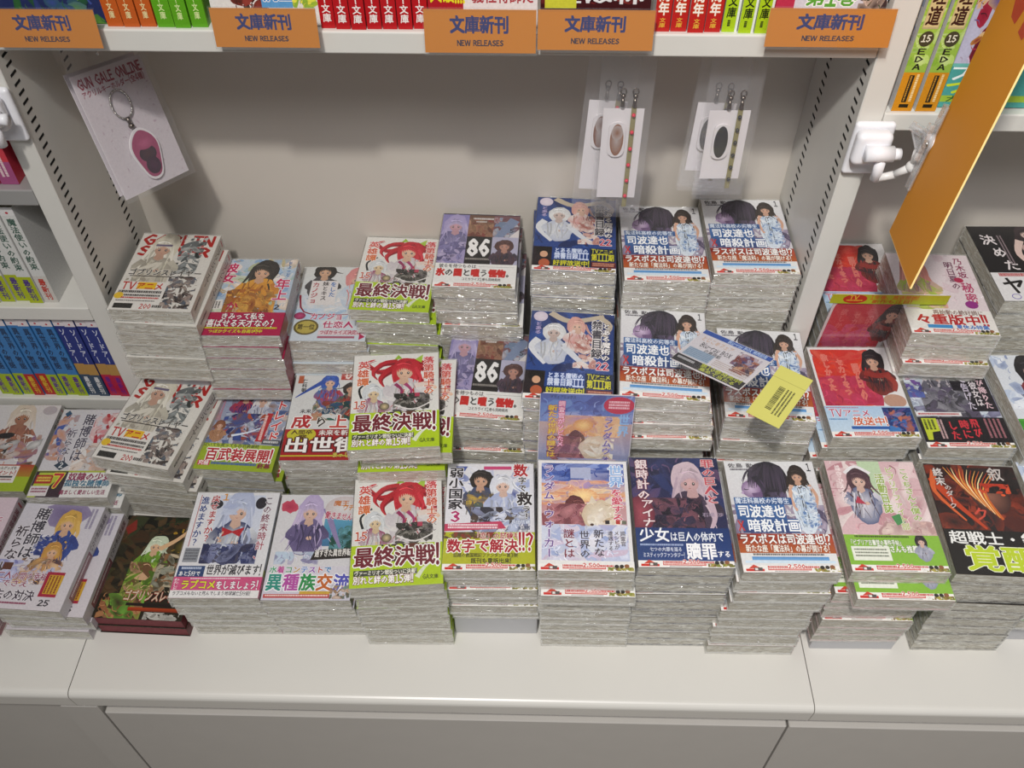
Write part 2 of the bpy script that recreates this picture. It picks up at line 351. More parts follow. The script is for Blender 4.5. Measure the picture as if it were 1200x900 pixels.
def f_(A):  # white-haired figure in armour, red capitals
    A.rect(0, 0, 105, 150, 'D4D0C8')
    A.text('GOBLIN', 3, 2, 97, 21, 'A81C18', b=.16); A.text('SLAYER', 3, 26, 97, 19, 'A81C18', b=.16)
    A.dabs(58, 4, 90, 80, 60, ['55595a', '2e3231', '8c9190', '6c7070', 'B8BAB6'], 2, 6)
    A.figure(34, 28, 23, 'C9C2AE', 'C8A08A', 'BEB8A8', .3, 1.5, 'E0DBCE', '9b9588', True, 1.2)
    A.rect(24, 22, 22, 4, '6a6078'); A.dabs(60, 84, 100, 145, 90, ['3a3433', '6b5d58', '8c7c74', '2a2626', 'A89A90', '5a6470'], 1.5, 5)
    A.stroke([(10, 80), (40, 60), (20, 96)], 9, 2, 'CFC9BB'); A.dabs(5, 72, 58, 98, 30, ['B8B0A0', '9a9284', 'CFC8BA'], 2, 5)
    A.text('ゴブリンスレイヤー', 4, 72, 96, 13, '221c1c', 'D8D4CC', b=.035); A.rect(8, 85.5, 86, 1.5, '2b2525')
    A.rect(0, 97, 62, 53, 'D9D5CE'); A.text('TV', 4, 98, 18, 14, 'B3221C', b=.05); A.rect(24, 98, 24, 13, 'E0B21E'); A.text('アニメ', 22, 98, 36, 15, 'B3221C', b=.04)
    A.lines(3, 114, 56, 5, 1, '2d2626', .9); A.lines(3, 121, 56, 4, 1, '2d2626', .9); A.ell(6, 124, 6, 6, 'D9B32C'); A.lines(10, 126, 48, 3.4, 1, 'B3221C', .9); A.lines(5, 132, 50, 3, 1, '5a5552', .6)
    A.rect(5, 138, 24, 9, '2a2826'); A.text('200', 38, 138, 15, 9, 'B3221C', b=.03); A.lines(54, 140, 12, 5, 1, '3a3533', .9)
design('goblin', 'white cover with a veiled silver-haired figure and red capitals', 'D4D0C8', f_, spine=spine_std('ゴブリンスレイヤー', 'D4CFC6', '3d2c2a'))
def f_(A):
    A.rect(0, 0, 105, 150, 'B9C4CE', '8fa9c4'); A.dabs(0, 0, 105, 110, 70, ['C9CFD2', '9db7d0', 'B8A07c', 'A9BFA0', 'E4D8D0', '7f9cc0'], 3, 12)
    A.figure(58, 24, 23, '2b2826', 'D5A98C', 'B8722e', .5, .9, '46403a', 'D69a3a', True, 1.0)
    A.dabs(20, 62, 88, 108, 60, ['C98a34', 'A4602a', 'D9a24a', '7a3a24', '8a6a3a'], 3, 9)
    A.text('彼女', 6, 8, 20, 42, 'BE1F58', 'E8DCE0', vert=True, b=.05); A.text('年上', 82, 40, 20, 44, 'BE1F58', 'E8DCE0', vert=True, b=.05)
    A.text('か', 24, 86, 16, 18, 'B01e48', b=.05); A.text('2', 88, 92, 8, 9, '3a2a30', b=.05); A.text('ちょっと', 92, 4, 7, 32, '3a68a0', vert=True)
    A.poly([(4, 84), (18, 82), (20, 100), (4, 102)], 'DDD8D2'); A.lines(6, 86, 11, 13, 3, '4a4644', vert=True)
def b_(A):
    A.rect(0, 107, 105, 43, 'A81646'); A.text('きみって私を', 22, 108, 58, 13, 'F2EAE6', '3a0c1c', .05, b=.03); A.text('喜ばせる天才なの?', 6, 120, 88, 15, 'F2EAE6', '3a0c1c', .05, b=.03)
    A.lines(4, 135, 96, 3, 1, 'C8D018', .9); A.text('つぼかクイズも自画び!!中', 12, 139, 70, 7, 'D6DC1E', b=.02)
design('kanojo', 'blue cover with an orange coat and crimson band', 'C9CDD2', f_, b_, 43, 'A81646', spine_std('彼女', 'C8CCD4', 'A02050'))
def f_(A):
    A.rect(0, 0, 105, 150, 'CFD0CE', 'C6D0D8'); A.dabs(0, 60, 105, 115, 40, ['D9D6D4', 'B8CADA', 'E0DCDA', 'A8C0D6'], 4, 12)
    A.figure(32, 8, 19, '26221f', 'D2A98C', '3a3838', 0, .2, '34302c', '4c4a4e'); A.figure(82, 24, 20, 'CF8484', 'E0B8A2', 'D4D6D8', -.3, 1.1, 'D89a92', 'B9C6D4')
    A.rect(16, 30, 38, 50, 'D9D4D2'); A.text('カノジョ', 18, 33, 10, 44, 'A8283c', vert=True, b=.04); A.text('妹とキス', 32, 31, 9, 40, '302a2c', vert=True, b=.03); A.text('をした', 43, 32, 9, 32, '3c70b0', vert=True, b=.04)
    A.stroke([(4, 60), (12, 92), (40, 100), (80, 98)], 3, 1, '8c2438'); A.ell(10, 102, 8, 7, 'C04a78', '8a2a52')
    A.text('カノジョ', 24, 96, 46, 14, 'B6205c', 'F0E8E8', b=.05); A.text('仕恋人', 44, 112, 42, 14, 'B02460', 'F0E8E8', b=.05); A.text('生', 90, 112, 9, 12, '3a5aa0', b=.04); A.text('うつ', 80, 96, 16, 12, '4688b8', b=.04)
    A.ell(22, 124, 17, 15, '8a7a3c', '5f5224'); A.ell(22, 124, 14, 12, 'B3A24c'); A.text('第一位', 10, 118, 24, 11, '3d3312', b=.04)
    A.rect(40, 130, 64, 9, 'D8C4C8'); A.text('つぼからイズ決定は', 42, 129, 56, 9, 'A81c48', b=.04); A.rect(40, 141, 50, 4, 'A4566c'); A.poly([(96, 136), (104, 142), (96, 148)], 'B02050')
design('couple', 'pale cover with dark-haired and pink-haired figures and gold medal print', 'D2D2D0', f_, spine=spine_std('カノジョ', 'D4D2D0', '30282c'))
def f_(A):
    A.rect(0, 0, 105, 150, 'DAD8D2', 'D5D4CE')
    for q in ([(56, 20), (34, 30), (16, 14), (26, 8)], [(54, 14), (36, 16), (24, 30), (30, 42)], [(70, 20), (92, 30), (96, 52), (84, 66)], [(72, 14), (88, 18), (98, 36)], [(66, 30), (84, 46), (80, 70)], [(48, 26), (34, 40), (38, 54)]):
        A.stroke(q, 12, 1.2, 'A81a26', 'C4343c'); A.stroke([(a+2, b+2) for a, b in q], 4, .6, '7c1420', '9c2030')
    A.figure(62, 27, 22, 'B0202c', 'DDB79c', 'D8D4D0', .35, .7, 'C83440', 'BFB8BC')
    A.poly([(50, 9), (55, 1), (60, 8)], '8fb03a'); A.poly([(76, 10), (86, 2), (84, 16)], '9cbc40'); A.stroke([(52, 50), (60, 60), (58, 72)], 5, 2, '8c2c58'); A.stroke([(64, 50), (72, 62), (66, 74)], 5, 1, 'A03868')
    A.stroke([(76, 54), (92, 52), (102, 60)], 8, 4, 'D9CFC8', 'DDB79c'); A.dabs(50, 66, 94, 98, 70, ['2c2a28', '1d1c1c', '5a5650', '3b3a34', '8c8880'], 1.5, 5); A.stroke([(52, 84), (74, 92), (98, 80)], 2.5, 1.5, 'D8D4D0')
    A.figure(27, 62, 15, 'C4C8CA', 'D8C09a', 'C9C6C4', -.3, .6, 'DADCDC', '8c3a60'); A.stroke([(12, 72), (9, 56), (22, 44)], 3, 2.2, '1f2022'); A.ell(40, 86, 6, 6, 'D0BC90', '4a463c')
    A.text('英雄譚', 5, 10, 15, 42, 'C23a40', 'F0ECE8', vert=True, b=.05, c2='D07030'); A.text('落第騎士の', 86, 6, 14, 64, 'C03444', 'F0ECE8', vert=True, b=.05, c2='D07038')
    A.text('15', 3, 76, 15, 12, 'B84a2c', 'F2EEEA', b=.04); A.text('海空りく', 76, 66, 24, 6, '6c6468'); A.text('をん', 84, 74, 14, 6, '6c6468'); A.rect(76, 66, 6, 6, 'A83a52')
def b_(A):
    A.rect(0, 95, 105, 55, 'A9C41A'); A.dabs(34, 92, 88, 118, 36, ['3b2a20', '5a3022', '2b2420'], 2, 5); A.stroke([(76, 140), (84, 128), (94, 120)], 6, 1, 'D6DCC0')
    A.text('最終決戦!', 3, 97, 99, 28, '6b1a28', 'F2EFEA', .07, b=.05); A.rect(4, 128, 72, 7.5, '3a3e34'); A.text('ヴァーミリオン戦役ついに決着!', 5, 128, 70, 7, 'EDEBDD', b=.02)
    A.text('別れと絆の第15弾!!', 4, 135, 68, 11, 'F2EFEA', '6b2a24', .07, b=.05); A.text('GA文庫', 82, 137, 18, 6, '3a4a1c', b=.02)
def sb_(S, t): S.rect(0, 95, t, 55, 'A9C41A'); S.rect(t*.1, 95, t*.8, 18, '8c2030'); S.lines(t*.3, 97, t*.4, 14, 2, 'EEE', vert=True); S.rect(t*.38, 137, t*.25, 4, '1f2410')
def sp_(S, t): S.rect(0, 0, t, 150, 'D6D4CF'); S.text('落第騎士の', t*.2, 8, t*.6, 80, 'C0344c', 'F0ECE8', vert=True, b=.05)
design('redhair', 'white cover with a red-haired figure and lime green band', 'D8D6D0', f_, b_, 55, 'A9C41A', sp_, sb_)
def f_(A):
    A.rect(0, 0, 105, 150, '2f2838'); A.rect(0, 2, 36, 102, '7f78a8', '9f94b8'); A.figure(19, 24, 19, '9a90b8', 'C096a0', '8a84a8', 0, 1.3, 'B0A6c6', '5d5880'); A.dabs(0, 60, 36, 104, 30, ['8e88b4', '6c6690', 'B4a8c4', '4c466c'], 2, 7)
    A.rect(36, 2, 34, 46, '5f4438', '8a6450'); A.dabs(36, 10, 70, 48, 26, ['8c6a50', '5c3c30', 'A8846a', '7a3c34'], 2, 6); A.rect(70, 2, 35, 46, '6b4a50'); A.dabs(70, 6, 105, 48, 26, ['7a8498', 'A8a8b0', '5c3a44', '8c4a4a', '6a7a92'], 2, 7)
    A.poly([(72, 48), (92, 6), (105, 14), (84, 48)], '74819c'); A.poly([(92, 48), (105, 30), (105, 48)], 'CFC9C8')
    A.rect(36, 48, 34, 56, '201c1c'); A.text('86', 38, 54, 30, 33, 'E8E6E4', b=.16); A.lines(37, 92, 32, 4, 1, '8c8680', .9)
    A.rect(70, 48, 35, 56, 'A9A7BC'); A.figure(87, 64, 15, '4a3230', 'B88878', '34303c', 0, .2, '5a3c38', '503c48'); A.lines(42, 8, 28, 4, 1, 'C9C4C0', .9); A.lines(46, 15, 14, 3, 1, 'C9C4C0', .9); A.text('5', 92, 30, 6, 8, '26222a', b=.04)
def b_(A):
    A.rect(0, 104, 105, 46, 'E0DFDB'); A.text('彼らを待つものは', 5, 105, 48, 8, '2b2626', b=.02); A.rect(56, 109, 46, .5, '8a8684')
    A.text('氷の国と嗤う怪物。', 2, 114, 101, 15, '2a2626', b=.05); A.text('氷', 2.2, 114, 11, 15, 'C02A26', 'C02A26', b=.06); A.text('国', 24.7, 114, 11, 15, 'C02A26', 'C02A26', b=.06); A.text('嗤', 47, 114, 11, 15, 'C02A26', 'C02A26', b=.06); A.text('怪物', 69.7, 114, 22, 15, 'C02A26', 'C02A26', b=.06)
    A.text('コミカライズ1巻も同時発売', 36, 131, 50, 6, '2a2626', b=.02); strip(A)
design('eighty', 'purple-grey panelled cover with a large number eighty-six', '3c3244', f_, b_, 46, 'E0DFDB', spine_std('86', 'B8B4BC', '3a3440'))
def f_(A):
    A.rect(0, 0, 105, 150, '26396f', '2c4a8c'); A.dabs(0, 0, 105, 104, 30, ['1f2f63', '34549a', '1c2a58'], 5, 14); A.stroke([(24, 2), (50, 16), (92, 4)], 9, 7, 'B9AC98'); A.stroke([(84, 4), (100, 20), (92, 40)], 8, 5, 'B9AC98')
    A.ell(12, 10, 9, 9, 'D9CFD8', 'C9BCCB'); A.text('とある', 6, 20, 9, 22, 'B0A0C4', vert=True, b=.04)
    A.figure(30, 34, 18, 'C9CACB', 'C8B4AC', 'D2D4D8', .1, .3, 'E2E2E2', 'B4BACA'); A.stroke([(12, 50), (4, 66), (22, 92)], 10, 4, 'D4D6DA'); A.stroke([(44, 60), (60, 80), (74, 92)], 10, 5, 'CDD0D6')
    A.figure(60, 22, 14, 'C9968c', 'DDB8a4', 'C88a86', -.5, .9, 'D8ACA0', 'D9CFCC'); A.dabs(56, 46, 84, 96, 40, ['C8A49c', 'D9C8C0', 'A86a62', 'E0D8D2'], 2, 6)
    A.text('とある魔術の', 90, 16, 11, 66, 'ECE8E6', '3a3440', .08, vert=True, b=.04); A.text('禁書目録', 77, 12, 14, 66, '3d3a44', 'ECE8E6', .08, vert=True, b=.05); A.text('22', 84, 84, 16, 13, 'C0304c', 'F0ECEC', b=.04)
def b_(A):
    A.rect(0, 104, 105, 46, '1d3c7c'); A.rect(0, 104, 24, 38, '241c20'); A.ell(14, 112, 10, 9, '14100f'); A.ell(14, 119, 5, 6, 'CFA080'); A.ell(15, 136, 7, 8, 'B05a3a')
    A.text('とある魔術の', 27, 105, 43, 10, 'D3DCEE', '2c58a4', b=.04); A.text('禁書目録III', 27, 114, 44, 13, 'D3DCEE', '2c58a4', b=.05); A.rect(72, 104, 33, 25, '16223a'); A.text('TVアニメ', 74, 105, 28, 8, 'CFCB2a', b=.04); A.text('第III期', 74, 114, 29, 14, 'CFCB2a', b=.05)
    A.rect(24, 129, 50, 12, '16223a'); A.text('好評放送中!', 26, 129, 46, 11, 'CFCB2a', b=.05); A.rect(74, 130, 31, 11, '5a1c20'); A.lines(76, 132, 27, 7, 2, 'C88a70', .7); strip(A)
design('navy', 'navy cover with two pale painted figures and a yellow-lettered band', '26396f', f_, b_, 46, '1d3c7c', spine_std('禁書目録', 'C9CBD2', '26396f'))
def f_(A):
    A.rect(0, 0, 105, 150, 'D9D9DA', 'C4BFC6'); A.ell(32, 40, 15, 17, 'A894B0', 'C4BCC8'); A.ell(48, 26, 24, 26, '332f3a', '25222b', n=24, wob=.04); A.ell(31, 38, 11, 14, '8a7094', '4c4058', 20)
    A.ell(26, 40, 11, 12, 'C8B4CE', '846a90', 12, n=18); A.poly([(17, 42), (13.5, 46), (17, 48)], 'B8a0c0'); A.poly([(26, 46), (40, 44), (42, 60), (30, 58)], '6c5478'); A.stroke([(18, 40), (21, 41), (24, 40)], 1.4, .5, '1c1a20')
    for q in range(30):
        a = A.rnd.uniform(0, 1); A.stroke([(34+a*28, 3+abs(a-.5)*9), (21+a*46, 15+A.rnd.uniform(-2, 3)), (13+a*55+A.rnd.uniform(-1, 1), 31+9*a+A.rnd.uniform(-3, 7))], A.rnd.uniform(3, 5.5), .5, A.rnd.choice(['2a262e', '35303b', '1c1a20', '2e2934']), '4a4052')
    A.stroke([(32, 22), (40, 40), (38, 56)], 8, 1, '25222b', '4c4458'); A.dabs(40, 44, 66, 60, 14, ['2c2830', '4c4458', '6c5c7c'], 3, 7)
    A.dabs(0, 62, 105, 104, 60, ['8a7c90', 'A89cae', '6c6280', '544c64', 'C0B8C4'], 3, 10)
    A.figure(82, 20, 13, '2c2422', 'D0A48c', 'B4C6DA', .2, 1.2, '3a302c', 'D6DEE6', False, 1.9); A.stroke([(74, 34), (70, 52), (74, 70)], 5, 3, 'D0A48c'); A.stroke([(94, 34), (100, 50), (96, 66)], 4.5, 3, 'C89c84'); A.dabs(73, 36, 98, 98, 70, ['D3DEE8', '6c8cb8', '4a6ca4', 'E6EAEE', 'C4D4e4'], 1, 3)
    A.text('佐島 勤', 4, 3, 30, 7, '4c484c', b=.02); A.lines(6, 11, 26, 3, 1, '55505a', .8); A.text('1', 96, 3, 5, 11, '26242c', b=.03)
    A.rect(4, 52, 66, 10, '3a6498', '2c4c80'); A.text('魔法科高校の劣等生', 5, 52, 62, 9, 'DCE4EE', '2a5490', b=.02); A.rect(4, 62, 56, 20, '3c6aa4', '34588e'); A.text('司波達也', 6, 62, 54, 18, 'F0F2F4', '24508c', .05, b=.04); A.rect(8, 81, 64, 19, '34588e', '3a4470'); A.text('暗殺計画', 14, 81, 60, 18, 'F0F2F4', '24508c', .05, b=.04); A.text('X', 3, 84, 8, 13, 'C0302c', b=.02)
def b_(A):
    A.rect(0, 101, 105, 30, '9c2c20', 'B0602c'); A.dabs(0, 101, 105, 112, 20, ['A83a28', '7c2018', 'B45030'], 3, 8); A.rect(0, 126, 105, 16, 'DCDDDC', 'DCDCDC')
    A.text('ラスボスは司波達也!?', 2, 101, 101, 14, 'F2EEEA', '5a1814', .05, b=.05); A.text('新たな座「魔法科」の幕が開ける!', 7, 115, 92, 10, 'F2EADE', '6c2418', .04, b=.03)
    A.lines(14, 126.5, 78, 3, 1, '5a5658', .8); A.rect(12, 130.5, 84, 4.5, '4c86c0', '6fa4d4'); A.rect(4, 135.5, 98, 3, 'C9DCEA'); strip(A)
design('blue_title', 'white cover with a dark head, patterned dress and red band', 'D9D9DA', f_, b_, 49, 'A24020', spine_std('司波達也暗殺計画', 'D6D6D8', '2c4c80'))
def sunset(A):
    A.rect(0, 0, 105, 30, '2c4690', '7c84b8'); A.rect(0, 30, 105, 20, '7c84b8', 'E0A878'); A.rect(0, 50, 105, 14, 'E0A878', 'D08c78'); A.rect(0, 64, 105, 86, 'C08c8c', 'C8CEDC')
    A.dabs(0, 0, 105, 34, 46, ['4c68b0', '7c90c8', 'B8BCDC', '34509c', '283c84'], 3, 12, 3.5, 24); A.dabs(0, 28, 105, 64, 46, ['D8A078', 'E4C0A0', 'B890b0', 'C87c64', '8c88b8', 'E8CCA8'], 2.5, 10, 3.5, 24)
    A.ell(52, 50, 17, 10, 'FAE4A8', 'DCA070', n=16)
    for k in range(12):
        a = k*.524; A.stroke([(52, 50), (52+14*math.cos(a), 50+9*math.sin(a)), (52+30*math.cos(a), 50+18*math.sin(a))], 2.2, .2, 'F6D898', 'D8A080')
def wolf(A):
    A.figure(46, 64, 14, '5a3034', 'DEB49c', '9c5460', -.6, .8, '7a4440', 'B07880'); A.poly([(4, 76), (30, 62), (60, 92), (40, 108), (6, 106)], '8c5058'); A.dabs(10, 62, 60, 108, 60, ['8c5058', 'B87c80', '6c3c44', 'A06870'], 3, 8)
    A.ell(70, 78, 20, 22, 'E0D8C8', 'CBB89c', -20, wob=.08); A.poly([(58, 62), (62, 50), (68, 60)], 'D8ccb8'); A.poly([(76, 58), (86, 50), (86, 64)], 'D8ccb8'); A.ell(66, 84, 11, 7, 'EAE2D6', 'D8ccbc', 25); A.dabs(56, 60, 96, 108, 26, ['E6dece', 'D2c2a8', 'C0a88c', 'EFE8DC'], 2, 7); A.ell(61, 90, 2.2, 1.6, '4a3430')
def f_(A):
    A.rect(0, 0, 105, 150, 'DFDEDE'); A.clip = (4, 4, 101, 148); sunset(A); A.clip = (4, 4, 101, 120); wolf(A); A.clip = (4, 4, 101, 148); A.rect(4, 92, 97, 52, 'C8CEE0', 'DCDFE6'); A.dabs(4, 90, 101, 140, 60, ['D0D4E4', 'B4BCDA', 'DDDDE6', '98A8d0', 'C8B8CC'], 4, 12, 2.5); A.clip = None
    A.rect(38, 10, 24, 16, 'A8B0cc'); A.text('世界', 82, 6, 18, 32, '8fb4e0', 'F2F2F6', vert=True, b=.05); A.text('を愛する', 84, 40, 14, 46, 'C84a62', 'F0ECEE', vert=True, b=.04); A.text('ランダム・ウォーカー', 6, 6, 13, 128, '6c4c90', 'ECE6F0', vert=True, b=.03)
    A.text('新たな', 62, 96, 12, 36, '3c3842', vert=True); A.text('世界の', 46, 98, 12, 36, '3c3842', vert=True); A.text('謎とは', 28, 96, 13, 38, '7a2c3c', vert=True, b=.02)
    A.text('調査官', 92, 98, 6, 20, '4c4850', vert=True); A.text('メシビが', 85, 98, 6, 24, '4c4850', vert=True); A.text('遭遇する', 78, 98, 6, 26, '4c4850', vert=True); A.rect(76, 84, 5, 5, '322c30'); A.rect(88, 84, 5, 5, 'B04038'); A.rect(95, 84, 5, 5, '6a6c5c')
design('sunset', 'white-bordered sunset cover with a white wolf', 'DFDEDE', f_, lambda A: (A.rect(0, 137, 105, 13, 'E4E3E0'), strip(A)), 13, 'E4E3E0', spine_std('ランダム・ウォーカー', 'D4D4DC', '6c4c90'))
def f_(A):
    A.rect(0, 0, 105, 150, '1f2448', '2c2c50'); A.dabs(0, 0, 105, 105, 50, ['26305c', '343a6c', '1a1c3c', '4a3c5c', '5a4464'], 5, 14)
    A.figure(70, 32, 24, 'C9B4BC', 'CFA8a8', '2c2836', -.4, 1.1, 'B09aa8', '46384c'); A.dabs(20, 58, 80, 106, 60, ['241f30', '38304a', '1c1826', '5a3a48', '7a4c58'], 4, 12); A.ell(8, 80, 16, 24, 'A04c58', '6a2c3c'); A.stroke([(88, 60), (92, 84), (84, 104)], 9, 3, 'C0A8b4')
    A.text('銀時計の', 6, 3, 15, 58, 'E6D8D8', '6c1c34', .08, vert=True, b=.04); A.text('アイナ', 9, 60, 15, 38, 'E6D8D8', '6c1c34', .08, vert=True, b=.04); A.text('罪の巨人と', 84, 2, 16, 64, 'C04c58', 'E0D0D0', .05, vert=True, b=.04); A.text('石場 渉', 78, 78, 24, 6, '9c8ca0', b=.01)
def b_(A):
    A.rect(0, 99, 105, 51, '1c3468', '22407c'); A.text('少女', 4, 98, 34, 20, 'EEF0F4', b=.03); A.text('は巨人の体内で', 38, 104, 60, 13, 'E6EAF0', b=.02); A.lines(4, 120, 48, 3, 1, '9cacd0', .8); A.text('七つの大罪を巡る', 14, 124, 36, 6, 'D6DCEA'); A.text('ミスティックファンタジー!', 6, 131, 46, 6.5, 'D6DCEA', b=.01)
    A.text('贖罪', 54, 118, 34, 22, 'F4F4F6', b=.05); A.text('する', 88, 128, 15, 9, 'F4F4F6', b=.02); strip(A)
design('navy_giant', 'dark navy cover with a pale-haired figure and blue band', '20254a', f_, b_, 51, '1c3468', spine_std('罪の巨人と', '3a3448', 'D0C4CC'))
def f_(A):
    A.rect(0, 0, 105, 150, 'DCDBE0'); A.dabs(10, 4, 100, 60, 26, ['C9D0E4', '8f9cc8', 'E2E2EA', '4a5a9c', 'B8C0DC'], 4, 12); A.rect(44, 4, 34, 5, 'C84a78'); A.figure(40, 22, 18, '2a2626', 'D2A68c', '6a5a3c', .3, .1, '38322e', '3d4a6c'); A.dabs(24, 40, 52, 64, 16, ['8c7a4c', '5f6a50', 'C0A040', '3c4468'], 2, 5)
    A.figure(68, 30, 18, 'D4D6E0', 'E2C0b0', 'C4CADE', -.2, .4, 'E6E8EE', 'A4aed0'); A.dabs(30, 64, 100, 104, 60, ['3c3c48', 'B8C2DA', '5a4c40', '8c94b4', '2e2c34', 'D0D4E2'], 3, 10)
    A.text('弱小国家', 2, 6, 18, 62, '262228', 'E8E6EA', vert=True, b=.05); A.text('3', 6, 70, 12, 15, 'B02c68', 'EEE', b=.04); A.text('数', 80, 0, 18, 20, 'B0242c', 'F0ECEC', b=.05); A.text('字で', 86, 20, 10, 22, '2c2428', 'EEE', vert=True, b=.04); A.text('救', 84, 42, 19, 20, '2c2428', 'EEE', b=.05); A.text('う!', 90, 62, 12, 20, '2c2428', 'EEE', vert=True, b=.05)
    A.poly([(0, 88), (66, 84), (72, 94), (0, 98)], 'C04060'); A.lines(4, 88, 58, 7, 2, 'F0D8DC', .7); A.text('長田信織', 78, 82, 22, 6, 'E8ECF4', '3a5490'); A.text('紅緒', 86, 90, 14, 6, '46506c')
def b_(A):
    A.rect(0, 99, 105, 51, 'B0B428'); A.dabs(0, 97, 60, 108, 26, ['5a4a30', '8c3a30', '6a6030'], 2, 6); A.text('「恋」の試練も', 34, 99, 54, 10, 'A81c30', 'F0EEE0', .06, b=.03); A.text('数字で解決', 4, 108, 82, 19, 'A8182c', 'F4F2EA', .09, b=.05); A.text('!!?', 86, 100, 18, 24, 'A8182c', 'F4F2EA', .08, b=.04)
    A.text('話題の救国戦記ファンタジー第3弾!', 12, 127, 74, 6, '2c281c', b=.02); A.text('既刊も重版出来!', 32, 133.5, 46, 7.5, '2c281c', b=.04); strip(A)
design('numbers', 'pale cover with a dark-haired and a white-haired figure and mustard-yellow band', 'DCDBE0', f_, b_, 51, 'B0B428', spine_std('数字で救う!', 'DAD8DC', 'A8243c'), lambda S, t: S.rect(0, 99, t, 51, 'A81c34'))
def f_(A):
    A.rect(0, 0, 105, 150, 'D9D8DA'); A.rect(30, 4, 58, 100, 'C4CADA', 'D4D6DE'); A.ell(28, 18, 8, 7, '2a2830'); A.ell(84, 16, 7, 9, '2a2830'); A.figure(57, 26, 24, 'AAB2CC', 'DDB8A4', 'D4D6DA', .1, 1.6, 'C4CADC', '2c3460'); A.poly([(42, 52), (56, 58), (70, 52), (66, 66), (56, 60), (44, 66)], 'B0222c')
    A.dabs(24, 76, 92, 104, 56, ['2a3058', '363e6c', '22264a', '8c92b4', '4c4a5c'], 3, 9); A.dabs(34, 58, 46, 74, 6, ['CFA890'], 1, 2); A.dabs(36, 6, 60, 34, 14, ['C6CCDE', '9fa8c6', 'B8C0d6'], 2, 6)
    A.rect(6, 4, .8, 76, 'A83038'); A.text('戻せますか?', 20, 4, 11, 70, 'A82c34', 'ECEAEA', vert=True, b=.04); A.text('進めますか?', 7, 6, 11, 74, '28407c', 'ECEAEA', vert=True, b=.04); A.text('この終末時計、', 88, 6, 11, 92, '46384c', 'E8E6EA', vert=True, b=.02, c2='B04050')
    A.text('1', 34, 2, 8, 10, 'D09038', b=.04); A.rect(4, 82, 18, 20, '8c9096'); A.lines(5, 84, 16, 16, 4, '5c5f66', .7)
    A.rect(0, 106, 105, 15, 'DEDCDC'); A.rect(2, 107, 32, 15, '28406c'); A.text('あと5分で', 4, 114, 26, 7, 'ECECEC', b=.03); A.lines(6, 108.5, 24, 4, 1, 'B8C4DA', .8); A.text('世界が滅びます!', 36, 105, 66, 15, '24202a', b=.03)
def b_(A):
    A.rect(0, 122, 105, 28, 'C8507c'); A.lines(20, 123.5, 60, 2.5, 1, 'F0D0DC'); A.text('ラブコメ', 10, 126, 42, 13, 'DDE02c', '8c2050', .06, b=.05); A.text('をしましょう!', 52, 127, 50, 12, 'F2EEF0', '8c2050', .06, b=.04); A.text('わたしと', 1, 124, 7, 16, 'F2E4E8', vert=True)
    A.rect(0, 140, 105, 10, 'E2E0DE'); A.text('ラブコメもないと死んでしまう地球滅亡5分前!', 3, 141, 92, 6, '44404a', b=.02)
design('clock', 'white cover with a silver-haired figure, red bow and pink band', 'D9D8DA', f_, b_, 28, 'C8507c', spine_std('この終末時計', 'A9B2BE', '34406c', 'A9B81c', '3a4a10'))
def f_(A):
    A.rect(0, 0, 105, 150, 'D2D0D2'); A.rect(60, 36, 45, 40, '5c9cb8', '3c6c94'); A.dabs(70, 46, 105, 84, 30, ['1f4a40', '2c5c50', '16382f', '6aa4b0'], 3, 10); A.figure(40, 24, 20, 'B0A0C4', 'DDB8a4', '4c4468', .1, 1.5, 'C4B4D0', '6c6088'); A.ell(13, 18, 10, 10, 'A8304c', 'C24a60', wob=.2)
    A.stroke([(60, 20), (74, 56), (84, 78)], 9, 3, '8c80a8'); A.dabs(6, 84, 60, 102, 20, ['C8C4D0', 'B8C8D8', '8c88a8'], 3, 8)
    A.ell(82, 20, 24, 18, 'D8D6D6', 'C4B8B8', n=20); A.text('魔王', 68, 8, 20, 9, 'C07038', b=.04); A.text('ウチで', 80, 14, 22, 10, 'C87c28', b=.04); A.text('働きませんか', 60, 24, 42, 12, 'B02850', 'EEE', rot=6, b=.04)
    A.poly([(54, 82), (105, 78), (105, 92), (50, 96)], '2b2624'); A.text('遅すぎた異世界転生', 54, 81, 50, 11, 'E8E4DE', rot=-3, b=.04)
    A.rect(0, 104, 105, 46, 'D0CCD4', 'C8C4D0')
    x = 3
    for ch, c in zip('水着コンテストで', ['3c9c6c', 'B83c8c', '3c8c5c', 'B88c28', '4c7cc0', '8c4ca8', 'C04c38', '3a7cb0']): A.text(ch, x, 104, 9.4, 10, c, 'F0EEF0', b=.05); x += 9.4
    x = 2
    for ch, c in zip('異種族交流', ['2c8c7c', 'B04a9c', '2c8c4c', 'C06428', '5050b0']): A.text(ch, x, 114, 19.6, 24, c, 'F0EEF0', .08, b=.06); x += 20
    A.rect(44, 138, 36, 4, 'C8a03c'); A.rect(2, 142, 78, 5, 'B84848'); A.lines(4, 143, 74, 3, 1, 'F0D8D0'); A.dabs(80, 130, 104, 148, 20, ['5c8c84', '6c4c3c', '4c3c3c', 'D8C0B0', 'A8886c'], 1.5, 4)
design('swim', 'pale blue-sea cover with a lilac-haired figure and multicoloured lettering', 'D2D0D2', f_, spine=spine_std('ウチで働きませんか', 'C8C4CC', '8c2c54', 'A8B04c', '3c3c24'))
